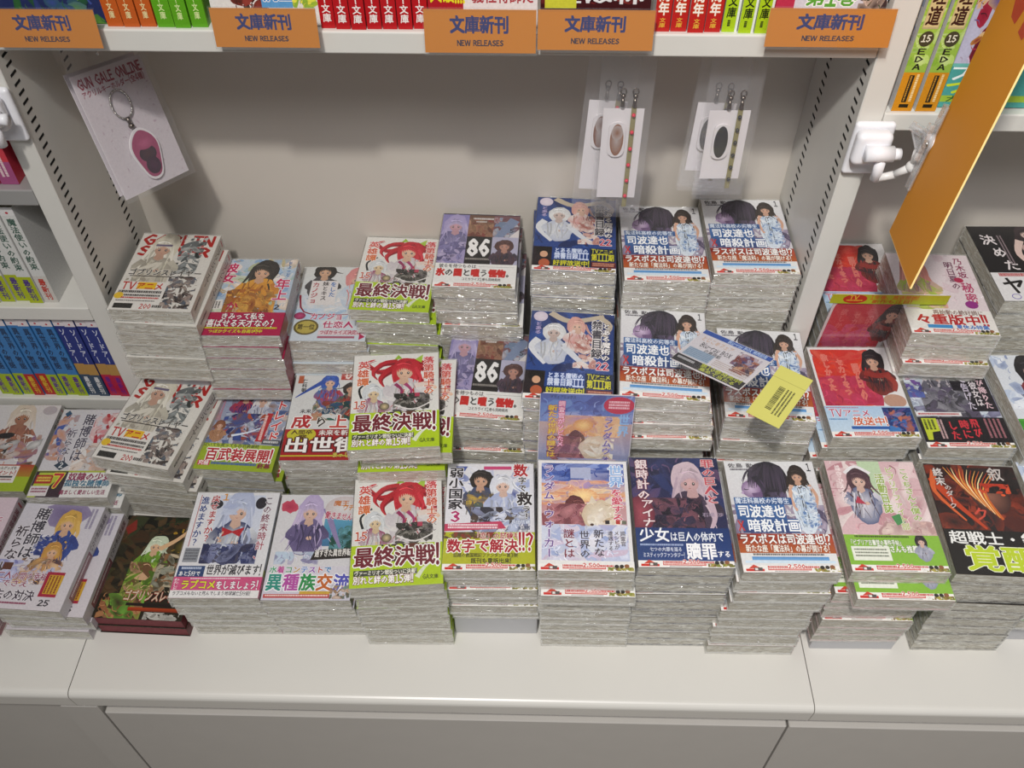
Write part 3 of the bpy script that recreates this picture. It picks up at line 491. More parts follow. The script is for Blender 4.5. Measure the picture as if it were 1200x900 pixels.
def f_(A):
    A.rect(0, 0, 105, 150, '8c98b4', 'A8a8b0'); A.dabs(0, 0, 105, 110, 90, ['A8b0c4', '6c7ca0', 'C4c4cc', '4c5c88', '8c6c5c', 'B89c8c'], 3, 11); A.figure(40, 18, 15, '2c2430', 'D0A488', '2c3c7c', 0, .2, '3a3040', 'A83440'); A.figure(64, 26, 13, 'D4CCC8', 'D8B09a', '8c8ca0', .2, .9, 'E0DCDA', 'C0C4D0')
    A.dabs(18, 52, 84, 100, 60, ['26346c', '344a8c', '1c2450', '6c4c48', 'A4462c', 'B8c0d0'], 3, 9); A.figure(16, 74, 9, '7a4a34', 'D4A890', 'A87c5c', 0, .6, '8c5a40'); A.stroke([(36, 92), (60, 84), (88, 66)], 4, .6, 'D8E0EC')
    A.text('ストレイド', 84, 6, 17, 94, 'C83a3c', 'F0ECEA', .07, vert=True, b=.05); A.poly([(70, 100), (76, 50), (84, 50), (80, 100)], 'B0242c'); A.lines(74, 54, 6, 44, 1, 'E8C8C0', vert=True); A.lines(6, 6, 8, 60, 2, 'B07888', .7, vert=True); A.rect(80, 96, 24, 8, '4a4c54'); A.lines(82, 98, 20, 4, 1, 'D0D0D0', .9)
def b_(A):
    A.rect(0, 106, 105, 44, '94A824'); A.rect(0, 104, 82, 9, 'A8B83c'); A.text('泣いても笑っても百武装最終', 3, 105, 76, 7, '3c4c1c', b=.02); A.text('百武装展開!', 10, 113, 90, 22, 'B01c28', 'F2EFEA', .09, b=.06); A.rect(4, 135, 16, 8, 'C0344c'); A.text('究極', 5, 135, 14, 8, 'F0E8E0', b=.03); A.lines(22, 137, 60, 4.5, 1, '3c5c9c', .9); A.text('終幕', 84, 136, 17, 9, '7c1c38', b=.05)
design('blades', 'blue battle-scene cover with a lime green and red-lettered band', 'A0A8BC', f_, b_, 44, '94A824', spine_std('ストレイド', '7a2028', 'E8D8B0', 'B8B838', '7a2028'))
def f_(A):
    A.rect(0, 0, 105, 150, 'D0D0CE'); A.figure(48, 14, 15, '2c4ca0', 'DDB49c', 'B03038', -.1, .5, '3c64b8', '2c6ca4'); A.stroke([(40, 14), (20, 30), (4, 44)], 8, 1, '2c4ca0'); A.figure(78, 26, 14, '2a2422', 'D4A488', 'A83428', 0, .1, '3a2c28', '2c5c54'); A.figure(100, 26, 11, 'B8803c', 'DDB49c', '1f5c50', 0, .3, 'C8904c')
    A.dabs(30, 50, 105, 84, 40, ['26584c', '1c3c3c', 'A03c30', '2c4c6c', 'C09c7c'], 3, 9); A.text('仁科朝', 10, 10, 7, 24, '2c2826', vert=True, b=.03); A.rect(4, 4, 7, 14, 'B05838')
    A.text('成', 6, 74, 26, 24, 'B0282c', 'F0ECE6', .08, b=.06); A.text('り', 36, 78, 18, 18, '3a3430', 'F0ECE6', b=.04); A.text('上', 56, 74, 24, 24, 'C04038', 'F0ECE6', .08, b=.06); A.text('が', 82, 78, 20, 18, '3a4450', 'F0ECE6', b=.04); A.text('未来のブリン者', 14, 64, 54, 8, '2c2824', 'EEE', b=.04); A.rect(62, 0, 42, 12, 'B03a34'); A.text('切変', 66, 1, 34, 10, 'F0E0D8', 'A82c28', b=.04)
def b_(A):
    A.rect(0, 99, 105, 51, 'A01c20'); A.ell(22, 108, 19, 12, 'C0B830'); A.text('人間卒', 8, 100, 28, 8, '4c2c18', b=.04); A.text('業', 18, 108, 12, 9, '4c2c18', b=.04); A.text('未来を斬さん', 44, 100, 58, 10, 'F0E6E0', '5c1014', b=.03); A.text('出世街', 2, 112, 98, 26, 'F2EEEA', '4c1014', .08, b=.06); A.rect(0, 142, 105, 2, 'C0B830'); A.text('まっしぐら', 66, 137, 38, 9, 'D8C85c', '5c1014', b=.04)
design('career', 'white cover with three painted heads and a red band in big white characters', 'D0D0CE', f_, b_, 51, 'A01c20', spine_std('成り上がり', 'B03038', 'F0E8E0'), lambda S, t: S.rect(0, 99, t, 51, 'A01c20'))
def f_(A):
    A.rect(0, 0, 105, 150, '1f1e18', '2c261c'); A.dabs(0, 0, 105, 118, 90, ['2c2a20', '3c3424', '1a1a14', '54402a', '2f3a24', '46301f'], 4, 13); A.ell(84, 46, 16, 14, '7a6a2c', '2c2a1c'); A.dabs(60, 10, 100, 60, 16, ['B8902c', '8c6c24', 'D0b050'], .6, 2)
    A.figure(46, 44, 15, 'B8C4A8', 'D8B08c', '5c7c2c', .4, .8, 'D0D8C0', '6c9434'); A.stroke([(52, 50), (70, 34), (84, 14)], 7, 3, 'CFA880'); A.ell(85, 10, 4, 4, 'CFA880'); A.poly([(84, 8), (92, 0), (94, 8)], 'D8D8CC'); A.dabs(24, 70, 60, 120, 50, ['5c7c2c', '4a6424', 'C8A07c', '6a4c34', '8cb03c'], 3, 9); A.dabs(56, 56, 104, 112, 70, ['8c8c7c', '6a5c44', 'B8a88c', '4c4434', '8a6040'], 2, 7)
    A.poly([(2, 20), (12, 6), (16, 22), (8, 30)], '7a2c24'); A.dabs(6, 116, 56, 150, 30, ['8c5a3c', 'A87850', '6cA03c', '3c2c20'], 4, 10); A.text('ゴブリンスレイヤー', 30, 110, 74, 16, 'C9B8A0', '8c2018', .08, b=.05); A.rect(36, 128, 60, 4, '241c18'); A.rect(40, 134, 60, 5, 'A8401c', '7c2c18'); A.dabs(60, 140, 104, 150, 12, ['B8B4AC', '8c8880'], 3, 6)
design('dark_green', 'dark cover with a green-clad figure reaching upwards', '211f18', f_, spine=spine_std('ゴブリンスレイヤー', '6a2028', 'D0C0B0'))
D['dark_green']['page'] = '7a3c40'
def f_(A):
    A.rect(0, 0, 105, 150, 'C8C4CC', 'CFC8CC'); A.ell(60, 12, 30, 22, '6c5c84', '8c80a0', wob=.1); A.figure(66, 26, 19, 'C89c48', 'DCB090', '2c3a78', .2, .9, 'D8b060', '344a90'); A.dabs(36, 46, 66, 76, 24, ['2c3a78', 'E0DEE4', '243064', '3c4c94'], 2, 6); A.figure(64, 68, 14, 'B88440', 'DCB090', 'C89058', -.3, .7, 'CFA050', 'B87c50'); A.dabs(30, 80, 84, 116, 50, ['C8985c', 'D8B48c', '3a3440', 'B8b8d0', '8c5c4c', 'DCC8C0'], 3, 9); A.dabs(0, 84, 34, 116, 20, ['A8a8cc', 'C4c4dc', '7c7cb0'], 3, 9)
    A.text('賭博師は', 20, 6, 19, 76, '34303c', 'E4E0E4', .05, vert=True, b=.03); A.text('祈らない', 4, 34, 17, 68, '463c44', 'E4E0E4', .05, vert=True, b=.03); A.text('王二人の間の幸福', 0, 100, 72, 11, '8c3054', 'E8E4E8', b=.02); A.text('でさえ', 18, 111, 34, 10, '8c3054', 'E8E4E8'); A.text('決末の対決', 2, 124, 64, 15, '3c2c3c', 'E8E4E8', b=.03); A.lines(0, 141, 60, 3, 1, '8c3054', .8); A.rect(10, 88, 12, 10, '5c3428')
    A.rect(70, 98, 22, 34, 'A01c38'); A.rect(74, 102, 18, 26, 'C89c28'); A.lines(75, 103, 16, 24, 4, '7a2018', .5, vert=True); A.text('25', 74, 136, 14, 8, '26222a', b=.05); A.lines(90, 4, 10, 30, 2, '8c849c', .6, vert=True)
def sg_(S, t): S.rect(0, 0, t, 150, 'C9C4C8'); S.text('賭博師は祈らない', t*.25, 6, t*.5, 54, '4c3a48', vert=True, b=.03); S.rect(t*.35, 62, t*.65, 66, '7c1c38'); S.lines(t*.5, 66, t*.3, 58, 1, 'E0C8D0', vert=True)
design('gamble', 'pale cover with a golden-haired figure beside dark red spines', 'C8C4CC', f_, spine=sg_)
def f_(A):
    A.rect(0, 0, 105, 150, 'CFCACA'); A.figure(58, 20, 22, 'C8B8A8', 'A8745c', 'A8705a', -.2, 1.1, 'DDD0C4', '8c5a4a'); A.dabs(10, 54, 100, 106, 46, ['A8745c', 'B8846a', 'D8D4D0', '3c3838', 'C0b8b4', '8c6c90'], 4, 11); A.ell(46, 56, 12, 5, '2a2628', wob=.2); A.text('賭博師', 0, 12, 15, 60, '3c3438', 'E8E4E4', vert=True, b=.03); A.ell(92, 10, 10, 8, 'B0a8ac')
def b_(A):
    A.rect(0, 106, 105, 22, 'A83a28', 'A88428'); A.rect(0, 126, 105, 24, '9CB028'); A.rect(40, 108, 46, 28, 'DED8D2'); A.text('プレゼント!', 42, 116, 42, 8, 'A82c28', b=.04); A.text('オリジナルグッズを', 43, 109, 40, 6, '3c3434', b=.02); A.rect(42, 125, 40, 3, '3c3c40'); A.lines(42, 130, 40, 3, 1, '8c3c34')
design('tanned', 'pale cover with a tanned figure and red-to-green band', 'CFCACA', f_, b_, 44, '9CB028', spine_std('賭博師', 'CFCACA', '3c3438'))
def f_(A):
    A.rect(0, 0, 105, 150, 'CCC8CA'); A.dabs(50, 6, 105, 60, 40, ['B83c44', 'D0888c', 'C8a8a8', 'A02c34', 'DCC8C4'], 3, 10); A.dabs(0, 10, 26, 90, 30, ['4c5c9c', 'C89070', 'A8745c', 'B8acb4'], 3, 9); A.dabs(40, 60, 105, 108, 40, ['D8C8BC', 'C8a088', 'E0DCD8', '8c6c60', 'B8b0ac'], 3, 10)
    A.text('賭博師は', 34, 8, 16, 84, '46404c', 'DEDADC', .05, vert=True, b=.02); A.text('祈らない', 18, 36, 14, 60, '5c5460', 'DEDADC', .05, vert=True, b=.02); A.poly([(18, 98), (28, 90), (38, 98), (28, 106)], '2c3c4c'); A.text('2', 25, 93, 6, 9, 'E0E0E0'); A.poly([(4, 8), (9, 2), (14, 8), (9, 14)], '34506c')
def b_(A):
    A.rect(0, 107, 105, 43, 'DCDAD6'); A.rect(0, 107, 105, 3, 'A8B43c'); A.rect(0, 108, 42, 42, '3c2c34'); A.poly([(4, 110), (40, 110), (10, 150), (0, 150)], 'B0BC3c'); A.rect(2, 114, 22, 14, 'A82c2c'); A.text('7', 24, 112, 14, 22, 'B8303c', 'E8D84c', b=.06); A.lines(4, 117, 18, 9, 2, 'E0C850', .7); A.rect(0, 132, 24, 16, 'D8D0D0'); A.lines(2, 135, 20, 9, 2, '8c3c58', .6)
    A.text('奴隷の少女', 44, 110, 58, 14, '8c2450', b=.05); A.text('孤独な賭博師', 42, 122, 60, 11, '2c6c88', b=.05); A.lines(54, 133, 40, 4, 1, '4c484c'); A.text('痛ましく愛おしい生活', 40, 138, 60, 8, '8c2450', b=.03)
design('slave_girl', 'pale cover with grey vertical title and a white band with a large seven', 'CCC8CA', f_, b_, 43, 'DCDAD6', spine_std('賭博師は祈らない', 'C8C4C8', '3c3840', '34303a', 'CCC'))
def f_(A):
    A.rect(0, 0, 105, 150, 'D0BCC4'); A.figure(60, 30, 22, 'C8A070', 'DDB49c', 'B85870', 0, 1, 'D8B484', 'D090a0'); A.text('祈らない', 84, 30, 14, 60, 'B05070', 'EEE', vert=True, b=.03)
design('pink_left', 'pale pink cover with lettering down its right side', 'D0BCC4', f_, spine=spine_std('賭博師は祈らない', 'D0BCC4', '8c3050', '8c1c3c', 'E0C8D0'))
def scarf(A):
    A.poly(rrect(74, 96, 18, 6, 40, 52), 'C4342c'); A.clip = (3, 4, 77, 100); A.dabs(3, 50, 77, 100, 40, ['B0304c', 'BC3c5c', 'A82a48', 'C0404c'], 6, 14); A.dabs(3, 4, 77, 50, 30, ['CE3a26', 'D4482c', 'C02c2c', 'D05a48'], 4, 12); A.clip = None
    for k, t in enumerate(('欲しかった', 'セカイをつ', '明日の')): A.text(t, 14+k*18, 12+k*8, 9, 64, 'D0685c', 'DC8a7a', vert=True)
    A.figure(78, 22, 17, '231f22', 'D8AC94', '26222a', .3, 1.0, '322c30', '7a2a26', True, 1.1); A.stroke([(64, 44), (80, 50), (96, 46)], 10, 7, '8c2c28'); A.stroke([(90, 48), (98, 62), (94, 76)], 9, 5, '94342c'); A.ell(90, 92, 14, 11, 'B48c78')
def f_(A): A.rect(0, 0, 105, 150, 'DCD9D8'); scarf(A)
def b_(A):
    A.rect(0, 101, 105, 49, 'A8C4DE', 'C4D6E4'); A.rect(70, 103, 35, 38, '1f3470'); A.dabs(70, 103, 105, 141, 36, ['26509c', '14204c', '5c3c6c', '3c78b8', 'B06850'], 2, 6); A.lines(2, 103, 40, 2, 1, 'B8506c'); A.text('TVアニメ', 4, 106, 50, 12, 'B8385c', 'EEF2F6', b=.02); A.text('放送中!', 30, 118, 42, 14, 'C85c38', 'F4F2EE', .07, b=.04); A.rect(26, 133, 46, 4.5, '2c5ca4'); A.lines(2, 121, 22, 4, 1, '5c8cb8', .5); strip(A)
design('scarf', 'white cover with a red panel, dark-haired scarfed figure and light blue band', 'DCD9D8', f_, b_, 49, 'A8C4DE', spine_std('明日の', 'D8D4D4', 'B83044'))
def f_(A):
    A.rect(0, 0, 105, 150, 'D8CACC'); A.figure(28, 30, 21, 'C47c70', 'E0B4a0', 'C8A09c', .1, 1.3, 'D4948a', 'A0B048', True, 1.1); A.dabs(4, 74, 56, 104, 26, ['E0B8A8', 'C8d06c', 'D8A498', 'A8B850'], 4, 10); A.dabs(60, 0, 105, 100, 10, ['E0D4D6', 'D4C0C4'], 4, 10)
    A.text('乃木坂', 84, 6, 12, 40, '8c3858', vert=True, b=.02); A.text('明日夏の', 70, 14, 12, 54, '6c3c54', vert=True, b=.02); A.text('秘密', 82, 54, 15, 40, 'B04468', vert=True, b=.03); A.ell(82, 50, 6, 5, 'A8284c'); A.ell(86, 96, 8, 7, '8c2c7c')
def b_(A):
    A.rect(0, 107, 105, 43, 'E0DCD6'); A.text('再始動の絶好調に', 34, 107, 62, 9, '7a5a54', b=.03); A.text('々重版中!!', 10, 115, 88, 19, 'B02428', b=.06); A.rect(22, 134, 30, 6, '3c88c0'); A.text('夏休み特集', 56, 133, 40, 8, '3c70b8', b=.05); strip(A)
design('pink_girl', 'pale pink cover with a pink-haired figure and big red lettering', 'D8CACC', f_, b_, 43, 'E0DCD6', spine_std('秘密', 'D8CACC', '8c3858'))
def f_(A):
    A.rect(0, 0, 105, 150, '141114'); A.figure(76, 14, 19, '3a2c30', 'D8BEB4', '141114', .2, .8, '241c20', '201a1e', False); A.stroke([(62, 30), (52, 60), (70, 92)], 11, 6, 'D8BEB4'); A.ell(92, 84, 18, 14, 'CFB0A4', 'B88c84'); A.ell(74, 48, 14, 12, 'D8BEB4', 'B89a90'); A.ell(80, 68, 14, 16, '1a1518')
    for k, ch in enumerate('決めた'): A.text(ch, 10+k*7, 18+k*26, 20, 22, 'E0D8D8', b=.02)
    A.lines(34, 20, 8, 60, 2, '8c7c80', .5, vert=True)
def b_(A): A.rect(0, 96, 105, 54, 'DEDCDC'); A.lines(10, 97, 60, 7, 1, 'B84c4c', .9); A.text('ヤッた', 8, 104, 90, 34, '1c181a', b=.04); A.ell(18, 142, 6, 5, '6c5cb0'); A.ell(18, 142, 5, 4, 'DEDCDC'); A.lines(40, 142, 50, 3, 1, '8c8884')
design('black', 'black cover with white brush lettering and white band', '141114', f_, b_, 54, 'DEDCDC', spine_std('決めた', '1c181a', 'D0C8C8'))
def f_(A):
    A.rect(0, 0, 105, 150, 'BFC8D0', '6c6c84'); A.dabs(0, 0, 105, 104, 70, ['D6DCE0', 'A8b4c4', '5c5878', '8c8ca8', '3c3850', 'C4ccd6'], 4, 14); A.figure(44, 20, 19, 'B0A8ac', 'C8a89c', '4c4a54', -.1, 1.2, 'C8c0c4', '64626c'); A.dabs(14, 52, 80, 104, 70, ['4c4a54', '6c6a74', '34323c', '8a8890', '544c60'], 4, 12); A.dabs(2, 4, 12, 40, 14, ['7c2c64', '3c2c4c', 'A84c84'], 2, 5); A.dabs(0, 40, 20, 70, 14, ['4c5cA0', '3c3c74', '6c4c8c'], 2, 6)
    A.rect(82, 0, 20, 26, '4c7cb0'); A.lines(84, 2, 14, 22, 3, 'D0DCE8', .6, vert=True)
    A.poly([(64, 34), (74, 34), (74, 24), (104, 24), (104, 92), (72, 92), (72, 58), (58, 58), (58, 34)], '1c1820')
    A.text('飛び降りた', 90, 26, 10, 62, 'D8B8C0', vert=True, b=.04); A.text('彼女は', 80, 42, 10, 42, 'D8D0D4', vert=True, b=.02); A.text('と告げた', 69, 30, 10, 60, 'C8c0d0', vert=True, b=.02); A.rect(0, 94, 56, 6, 'DCD8D8'); A.lines(3, 95.5, 50, 3, 1, 'A83438', .9)
def b_(A):
    A.rect(0, 102, 105, 48, '17131a'); A.poly([(4, 104), (22, 104), (22, 124), (12, 126), (10, 138), (4, 138)], 'B8C430'); A.lines(6, 106, 14, 16, 3, '2c3010', .6, vert=True)
    for k, (t, c, w) in enumerate((('飛び', 'C8303c', 10), ('時に', 'C8303c', 12), ('した', 'C8303c', 11))): A.text(t, 62-k*14, 104+k*2, w, 30, c, vert=True, b=.05)
    A.lines(22, 106, 8, 30, 2, 'C0a0a0', .6, vert=True); A.lines(80, 104, 22, 30, 4, 'A06870', .5, vert=True); strip(A)
design('grey_coat', 'grey-blue cover with a silver-haired coated figure and black band', 'AAB2C0', f_, b_, 48, '17131a', spine_std('飛び降りる', 'BFC4CC', '3c2838'))
def f_(A):
    A.rect(0, 0, 105, 150, 'D4D8DE'); A.figure(46, 24, 24, '1f1c20', 'DDB8a8', '2c2a34', .1, 1.4, '2c282e', '7a2c34'); A.dabs(20, 60, 80, 90, 20, ['7a2c34', '2a2830', 'C8A090', 'D8D8DC'], 3, 8); A.dabs(0, 0, 24, 90, 14, ['B8c4d8', 'E0E4EA', '8c98b8'], 4, 10); A.text('あの', 14, 76, 60, 28, '2c68b8', 'E8EEF4', .1, b=.07); A.text('日', 76, 76, 20, 26, 'C83c78', 'F0ECEC', .1, b=.06)
def b_(A): A.rect(0, 106, 105, 44, '4C9c34'); A.dabs(0, 106, 105, 150, 20, ['5cac3c', '3c8c2c'], 4, 10); A.text('ニッポン', 8, 110, 88, 16, 'D8DC34', b=.05); A.text('ドット', 10, 128, 60, 16, '3c80c8', 'EEE', b=.05)
design('blue_kana', 'white cover with a black-haired figure, blue lettering and green band', 'D4D8DE', f_, b_, 44, '4C9c34', spine_std('あの日', 'D4D8DE', '2c68b8'))
def f_(A):
    A.rect(0, 0, 105, 150, 'D2B0B4'); A.dabs(0, 0, 105, 110, 40, ['DCC0C2', 'C89aa0', 'E0D0CE', 'B8848c'], 5, 14, 2.5); A.rect(38, 0, 26, 60, 'B8cca8'); A.rect(0, 40, 105, 1, 'B88890'); A.figure(34, 26, 17, '4a343c', 'DDB8a8', 'D4D0D8', .1, .9, '5c424a', '5c6484', True, 1.1); A.stroke([(20, 18), (34, 8), (50, 18)], 4, 4, 'E4E0E2'); A.poly([(28, 50), (36, 62), (24, 60)], 'B03c50'); A.dabs(40, 84, 105, 104, 20, ['C8a8a0', 'D8c4bc', 'B08c8c'], 4, 10); A.poly([(60, 78), (70, 74), (74, 86), (64, 90)], '4c8c54')
    A.text('活動日誌', 54, 18, 11, 56, '8ca838', 'EEE8E4', vert=True, b=.04); A.text('ビブリアファイト部', 68, 8, 10, 88, 'A8B45c', 'EEE8E4', vert=True, b=.02); A.text('こぐちさんと僕の', 84, 10, 11, 74, '8ca838', 'EEE8E4', vert=True, b=.03); A.text('峰守ひろかず', 10, 6, 7, 56, 'F0E0E0', vert=True, b=.01)
def b_(A):
    A.rect(0, 103, 105, 47, '84b43c'); A.lines(12, 104, 60, 3, 1, '3c5020', .8); A.text('「ビブリア古書堂の事件手帖」', 4, 109, 60, 8, 'EEF0E4', '3c5c20', b=.04); A.text('栞子さんも推薦!', 34, 116, 46, 10, 'EEF0E4', '3c5c20', .06, b=.04); A.rect(5, 118, 42, 18, 'E4E6D8'); A.lines(8, 121, 36, 12, 3, '6c7460', .5); A.figure(84, 110, 8, '2c2428', 'DDB8a8', 'B8B8C4', 0, .8, '3a3036', '8c90a4'); strip(A)
design('library', 'dusty pink cover with a schoolgirl figure, green title and green band', 'D2B0B4', f_, b_, 47, '84b43c', spine_std('活動日誌', 'D2B0B4', '6c3c48'))
def f_(A):
    A.rect(0, 0, 105, 150, '2a1414'); A.dabs(0, 0, 105, 96, 60, ['4c1c18', '1c1214', '6a2a1c', '38181a', '8c3420', '20181c'], 5, 15); A.ell(66, 44, 22, 26, '8c5c4c', '3c2422', -20); A.dabs(46, 4, 100, 40, 30, ['140f12', '241a1c', '2f2022'], 5, 12)
    for k in range(14): A.stroke([(46+k*2, 44+k*2.5), (30+k*2.5, 20+k*1.5), (22+k*4.6, 4+k*.5)], 3.2, .4, ['E0A04c', 'C8602c', 'F0D8A0', 'B03c20'][k % 4])
    A.stroke([(4, 20), (20, 50), (50, 90)], 12, 3, 'B8401f'); A.stroke([(10, 10), (4, 40), (30, 80)], 8, 2, 'D06030'); A.dabs(54, 26, 92, 40, 10, ['B03420', 'D0502c'], 2, 5); A.ell(82, 42, 2.5, 1.6, 'E05c30')
    A.text('終末', 8, 6, 12, 26, 'D4ccc8', '1a1414', vert=True, b=.03); A.text('のダーク', 16, 30, 9, 34, 'C8c0bc', vert=True); A.text('叙', 72, 2, 18, 20, 'C4bcb8', b=.01); A.text('ク', 40, 60, 18, 20, 'C84c3c', b=.01)
def b_(A): A.rect(0, 92, 105, 58, '161314'); A.text('超戦士・鈴', 4, 94, 100, 18, 'EAEAE6', b=.03); A.text('覚醒!', 14, 112, 92, 34, 'B8CC28', 'EEF0D8', .03, b=.05)
design('flame', 'dark cover with a fiery-haired face and lime green characters', '2a1414', f_, b_, 58, '161314', spine_std('終末のダーク', '241616', 'C8b8a8'))
# books of the upper and side shelves, seen by their spines or faces
def shelf_spine(base, ink, text, foot=None, footc='5a3c8c', head=None, num=None, gold=None):
    def f(S, t):
        S.rect(0, 0, t, 150, base)
        if head: S.rect(0, 0, t, 12, head); S.ell(t*.5, 8, 2, 1.6, 'B83040')
        S.text(text, t*.2, 16, t*.6, 80 if foot else 128, ink, vert=True, b=.04)
        if gold: S.rect(0, 84, t, 22, gold)
        if foot: S.rect(0, 106, t, 44, foot); S.text('最新刊', t*.24, 110, t*.52, 36, footc, vert=True, b=.05)
    return f
def plain(A): A.rect(0, 0, 105, 150, 'D8D6D4'); A.dabs(6, 20, 99, 120, 50, ['B8c0d0', '8c98b0', 'D8b8a8', '6c5c5c', 'E0DCD8'], 4, 12)
for k, base, look, sp in (
    ('s_red', 'B4141c', 'red', lambda S, t: (S.rect(0, 0, t, 150, 'B4141c'), S.lines(t*.3, 10, t*.4, 80, 1, 'EEE', vert=True), S.text('スター文庫', t*.2, 98, t*.6, 46, 'F0E8E4', vert=True, b=.03))),
    ('s_orange', 'C05a20', 'orange', lambda S, t: (S.rect(0, 0, t, 150, 'C05a20'), S.text('ファンタジー', t*.3, 76, t*.36, 50, 'E8D8A0', vert=True), S.text('文庫', t*.3, 126, t*.36, 16, 'E8D8A0', vert=True, b=.02))),
    ('s_green', '5ca01c', 'green', lambda S, t: (S.rect(0, 0, t, 150, '5ca01c'), S.text('ファンタジー', t*.3, 76, t*.36, 50, 'D8E8A0', vert=True), S.text('文庫', t*.3, 126, t*.36, 16, 'D8E8A0', vert=True, b=.02))),
    ('s_year', 'B8201c', 'red and orange', lambda S, t: (S.rect(0, 0, t, 150, 'B8201c'), S.text('25周年', t*.16, 80, t*.68, 54, 'F4ECE0', 'C85c1c', vert=True, b=.05), S.text('文庫', t*.3, 136, t*.4, 10, 'E8B040', vert=True))),
    ('s_lime', 'A9C81c', 'lime green', lambda S, t: (S.rect(0, 0, t, 150, 'A9C81c'), S.rect(t*.84, 60, t*.16, 90, 'E0E4DC'), S.text('ガガ文庫', t*.16, 92, t*.6, 44, '1c2410', vert=True, b=.03), S.lines(t*.3, 138, t*.3, 6, 1, '2c3418', vert=True))),
    ('s_white', 'D4D3D0', 'white', shelf_spine('D0D0CC', '3f5c50', '魔法使いの約束', 'A8B41c', '4c3080', 'DAD8D6')),
    ('s_whitered', 'D4D3D0', 'white', shelf_spine('D0D0CC', '3f5c50', '魔法使いの約束', 'C8C4BC', 'B83020', 'DAD8D6')),
    ('s_blue', '3A78B4', 'blue', shelf_spine('3A78B4', '1c3050', '異世界の物語', 'A0B41c', '5c2c88', 'DAD2D4')),
    ('s_bluered', '3A78B4', 'blue', shelf_spine('3A78B4', '1c3050', '異世界の物語', 'B02824', 'D8B030', 'DAD2D4')),
    ('s_navy', '26347a', 'navy', shelf_spine('26347a', 'C8CCE0', 'ソードアート', 'B01c40', '6c2080', 'DAD2D4', gold='B08848')),
    ('s_navygrey', '26347a', 'navy', shelf_spine('26347a', 'C8CCE0', 'ソードアート', '3c4c60', 'D8D8D8', 'DAD2D4', gold='B08848')),
    ('s_rose', 'C03848', 'rose-red', lambda S, t: (S.rect(0, 0, t, 150, 'C8404c'), S.rect(0, 120, t, 30, 'A0507c'), S.lines(t*.25, 40, t*.5, 100, 2, 'E8D0D0', vert=True))),
    ):
    design(k, look+' spine', base, plain, spine=sp)
def sp_(S, t):
    S.rect(0, 0, t, 150, 'A8C848', '8cb048'); S.dabs(0, 0, t, 100, 30, ['B8D470', '7cA830', 'C8DC90', '90B840'], 2, 6); S.rect(t*.12, 0, t*.76, 62, 'B8A87c'); S.rect(t*.16, 0, t*.68, 60, 'D0BC88'); S.text('魔王の料理道', t*.18, -62, t*.64, 121, '3c1c18', vert=True, b=.05)
    S.ell(t*.5, 72, t*.34, 8, '46402c'); S.text('15', t*.28, 68, t*.44, 7, 'E8E4D0', b=.04)
    for k, c in enumerate('EDA'): S.text(c, t*.3, 82+k*8, t*.4, 6, '26241c', b=.06)
    S.rect(0, 107, t, 43, 'D08c1c'); S.rect(t*.34, 110, t*.24, 30, '2c2418'); S.lines(t*.4, 111, t*.12, 28, 1, 'C89030', vert=True); S.lines(t*.68, 109, t*.2, 30, 1, 'F0D8A0', vert=True); S.rect(t*.3, 142, t*.46, 4, '26200f')
design('s_yellowgreen', 'yellow-green and orange spine', 'D8D4CC', plain, spine=sp_)
def f_(A): A.rect(0, 0, 105, 150, 'B8b4c8'); A.dabs(0, 20, 105, 105, 60, ['8c1c30', 'B03048', '4c1c28', 'D8c0b0', 'C8B4C8', 'D0A040', '6c5c90'], 4, 11)
def b_(A): A.rect(0, 103, 105, 47, '4c9c94'); A.rect(0, 103, 105, 3, '6cb4a8'); A.text('フレイ', 0, 104, 66, 18, 'E8F0EC', b=.03); A.text('つい', 0, 119, 56, 18, 'C8D830', b=.05); A.rect(0, 137, 105, 7, '9cb83c'); A.text('大人気に', 6, 137, 50, 7, '2c5c30', b=.03)
design('s_teal', 'face-out, teal band', 'B8b4c8', f_, b_, 47, '4c9c94', spine_std('フレイ', '4c9c94', 'EEE'))
def f_(A): A.rect(0, 0, 105, 150, '26305c'); A.dabs(0, 0, 105, 150, 60, ['3c4c8c', '2c5c34', '1c2444', '5c8c3c'], 4, 12); A.text('一人、救われた', 2, 92, 76, 14, 'E8E8EC', '1c2444', b=.04)
design('s_face_navy', 'face-out, navy and green', '26305c', f_, spine=spine_std('一人', '26305c', 'EEE'))
def f_(A): A.rect(0, 0, 105, 150, 'E0DEDA'); A.dabs(20, 96, 56, 118, 16, ['3c2420', '8c3c34', '5c2c24'], 3, 8); A.rect(50, 92, 30, 24, '5c9cd0'); A.text('禍王', 50, 94, 34, 16, '3c88c8', 'F0F0F4', b=.06); A.dabs(80, 92, 105, 116, 14, ['B8C83c', '8cb03c', 'E0DC50'], 2, 6)
design('s_face_blue', 'face-out, white and blue lettered', 'E0DEDA', f_, spine=spine_std('王', 'E0DEDA', '333'))
def f_(A): A.rect(0, 0, 105, 150, 'E0DAD8'); A.rect(0, 92, 34, 30, 'A81c28'); A.text('突破!!!!', 2, 94, 34, 16, 'E0D828', b=.06); A.text('義社将師だ', 42, 96, 60, 14, 'A83c44', b=.04)
design('s_face_yellow', 'face-out, yellow on red lettered', 'E0DAD8', f_, spine=spine_std('将', 'E0DEDA', '333'))
def f_(A): A.rect(0, 0, 105, 150, '3c1418'); A.dabs(0, 40, 105, 110, 30, ['5c1c20', '2c1014', '7a2c28'], 4, 12); A.text('王は林', 10, 94, 88, 16, 'E0E0E0', b=.04); A.rect(4, 104, 30, 10, 'C8C83c')
design('s_face_maroon', 'face-out, maroon', '3c1418', f_, spine=spine_std('王', '3c1418', 'EEE'))
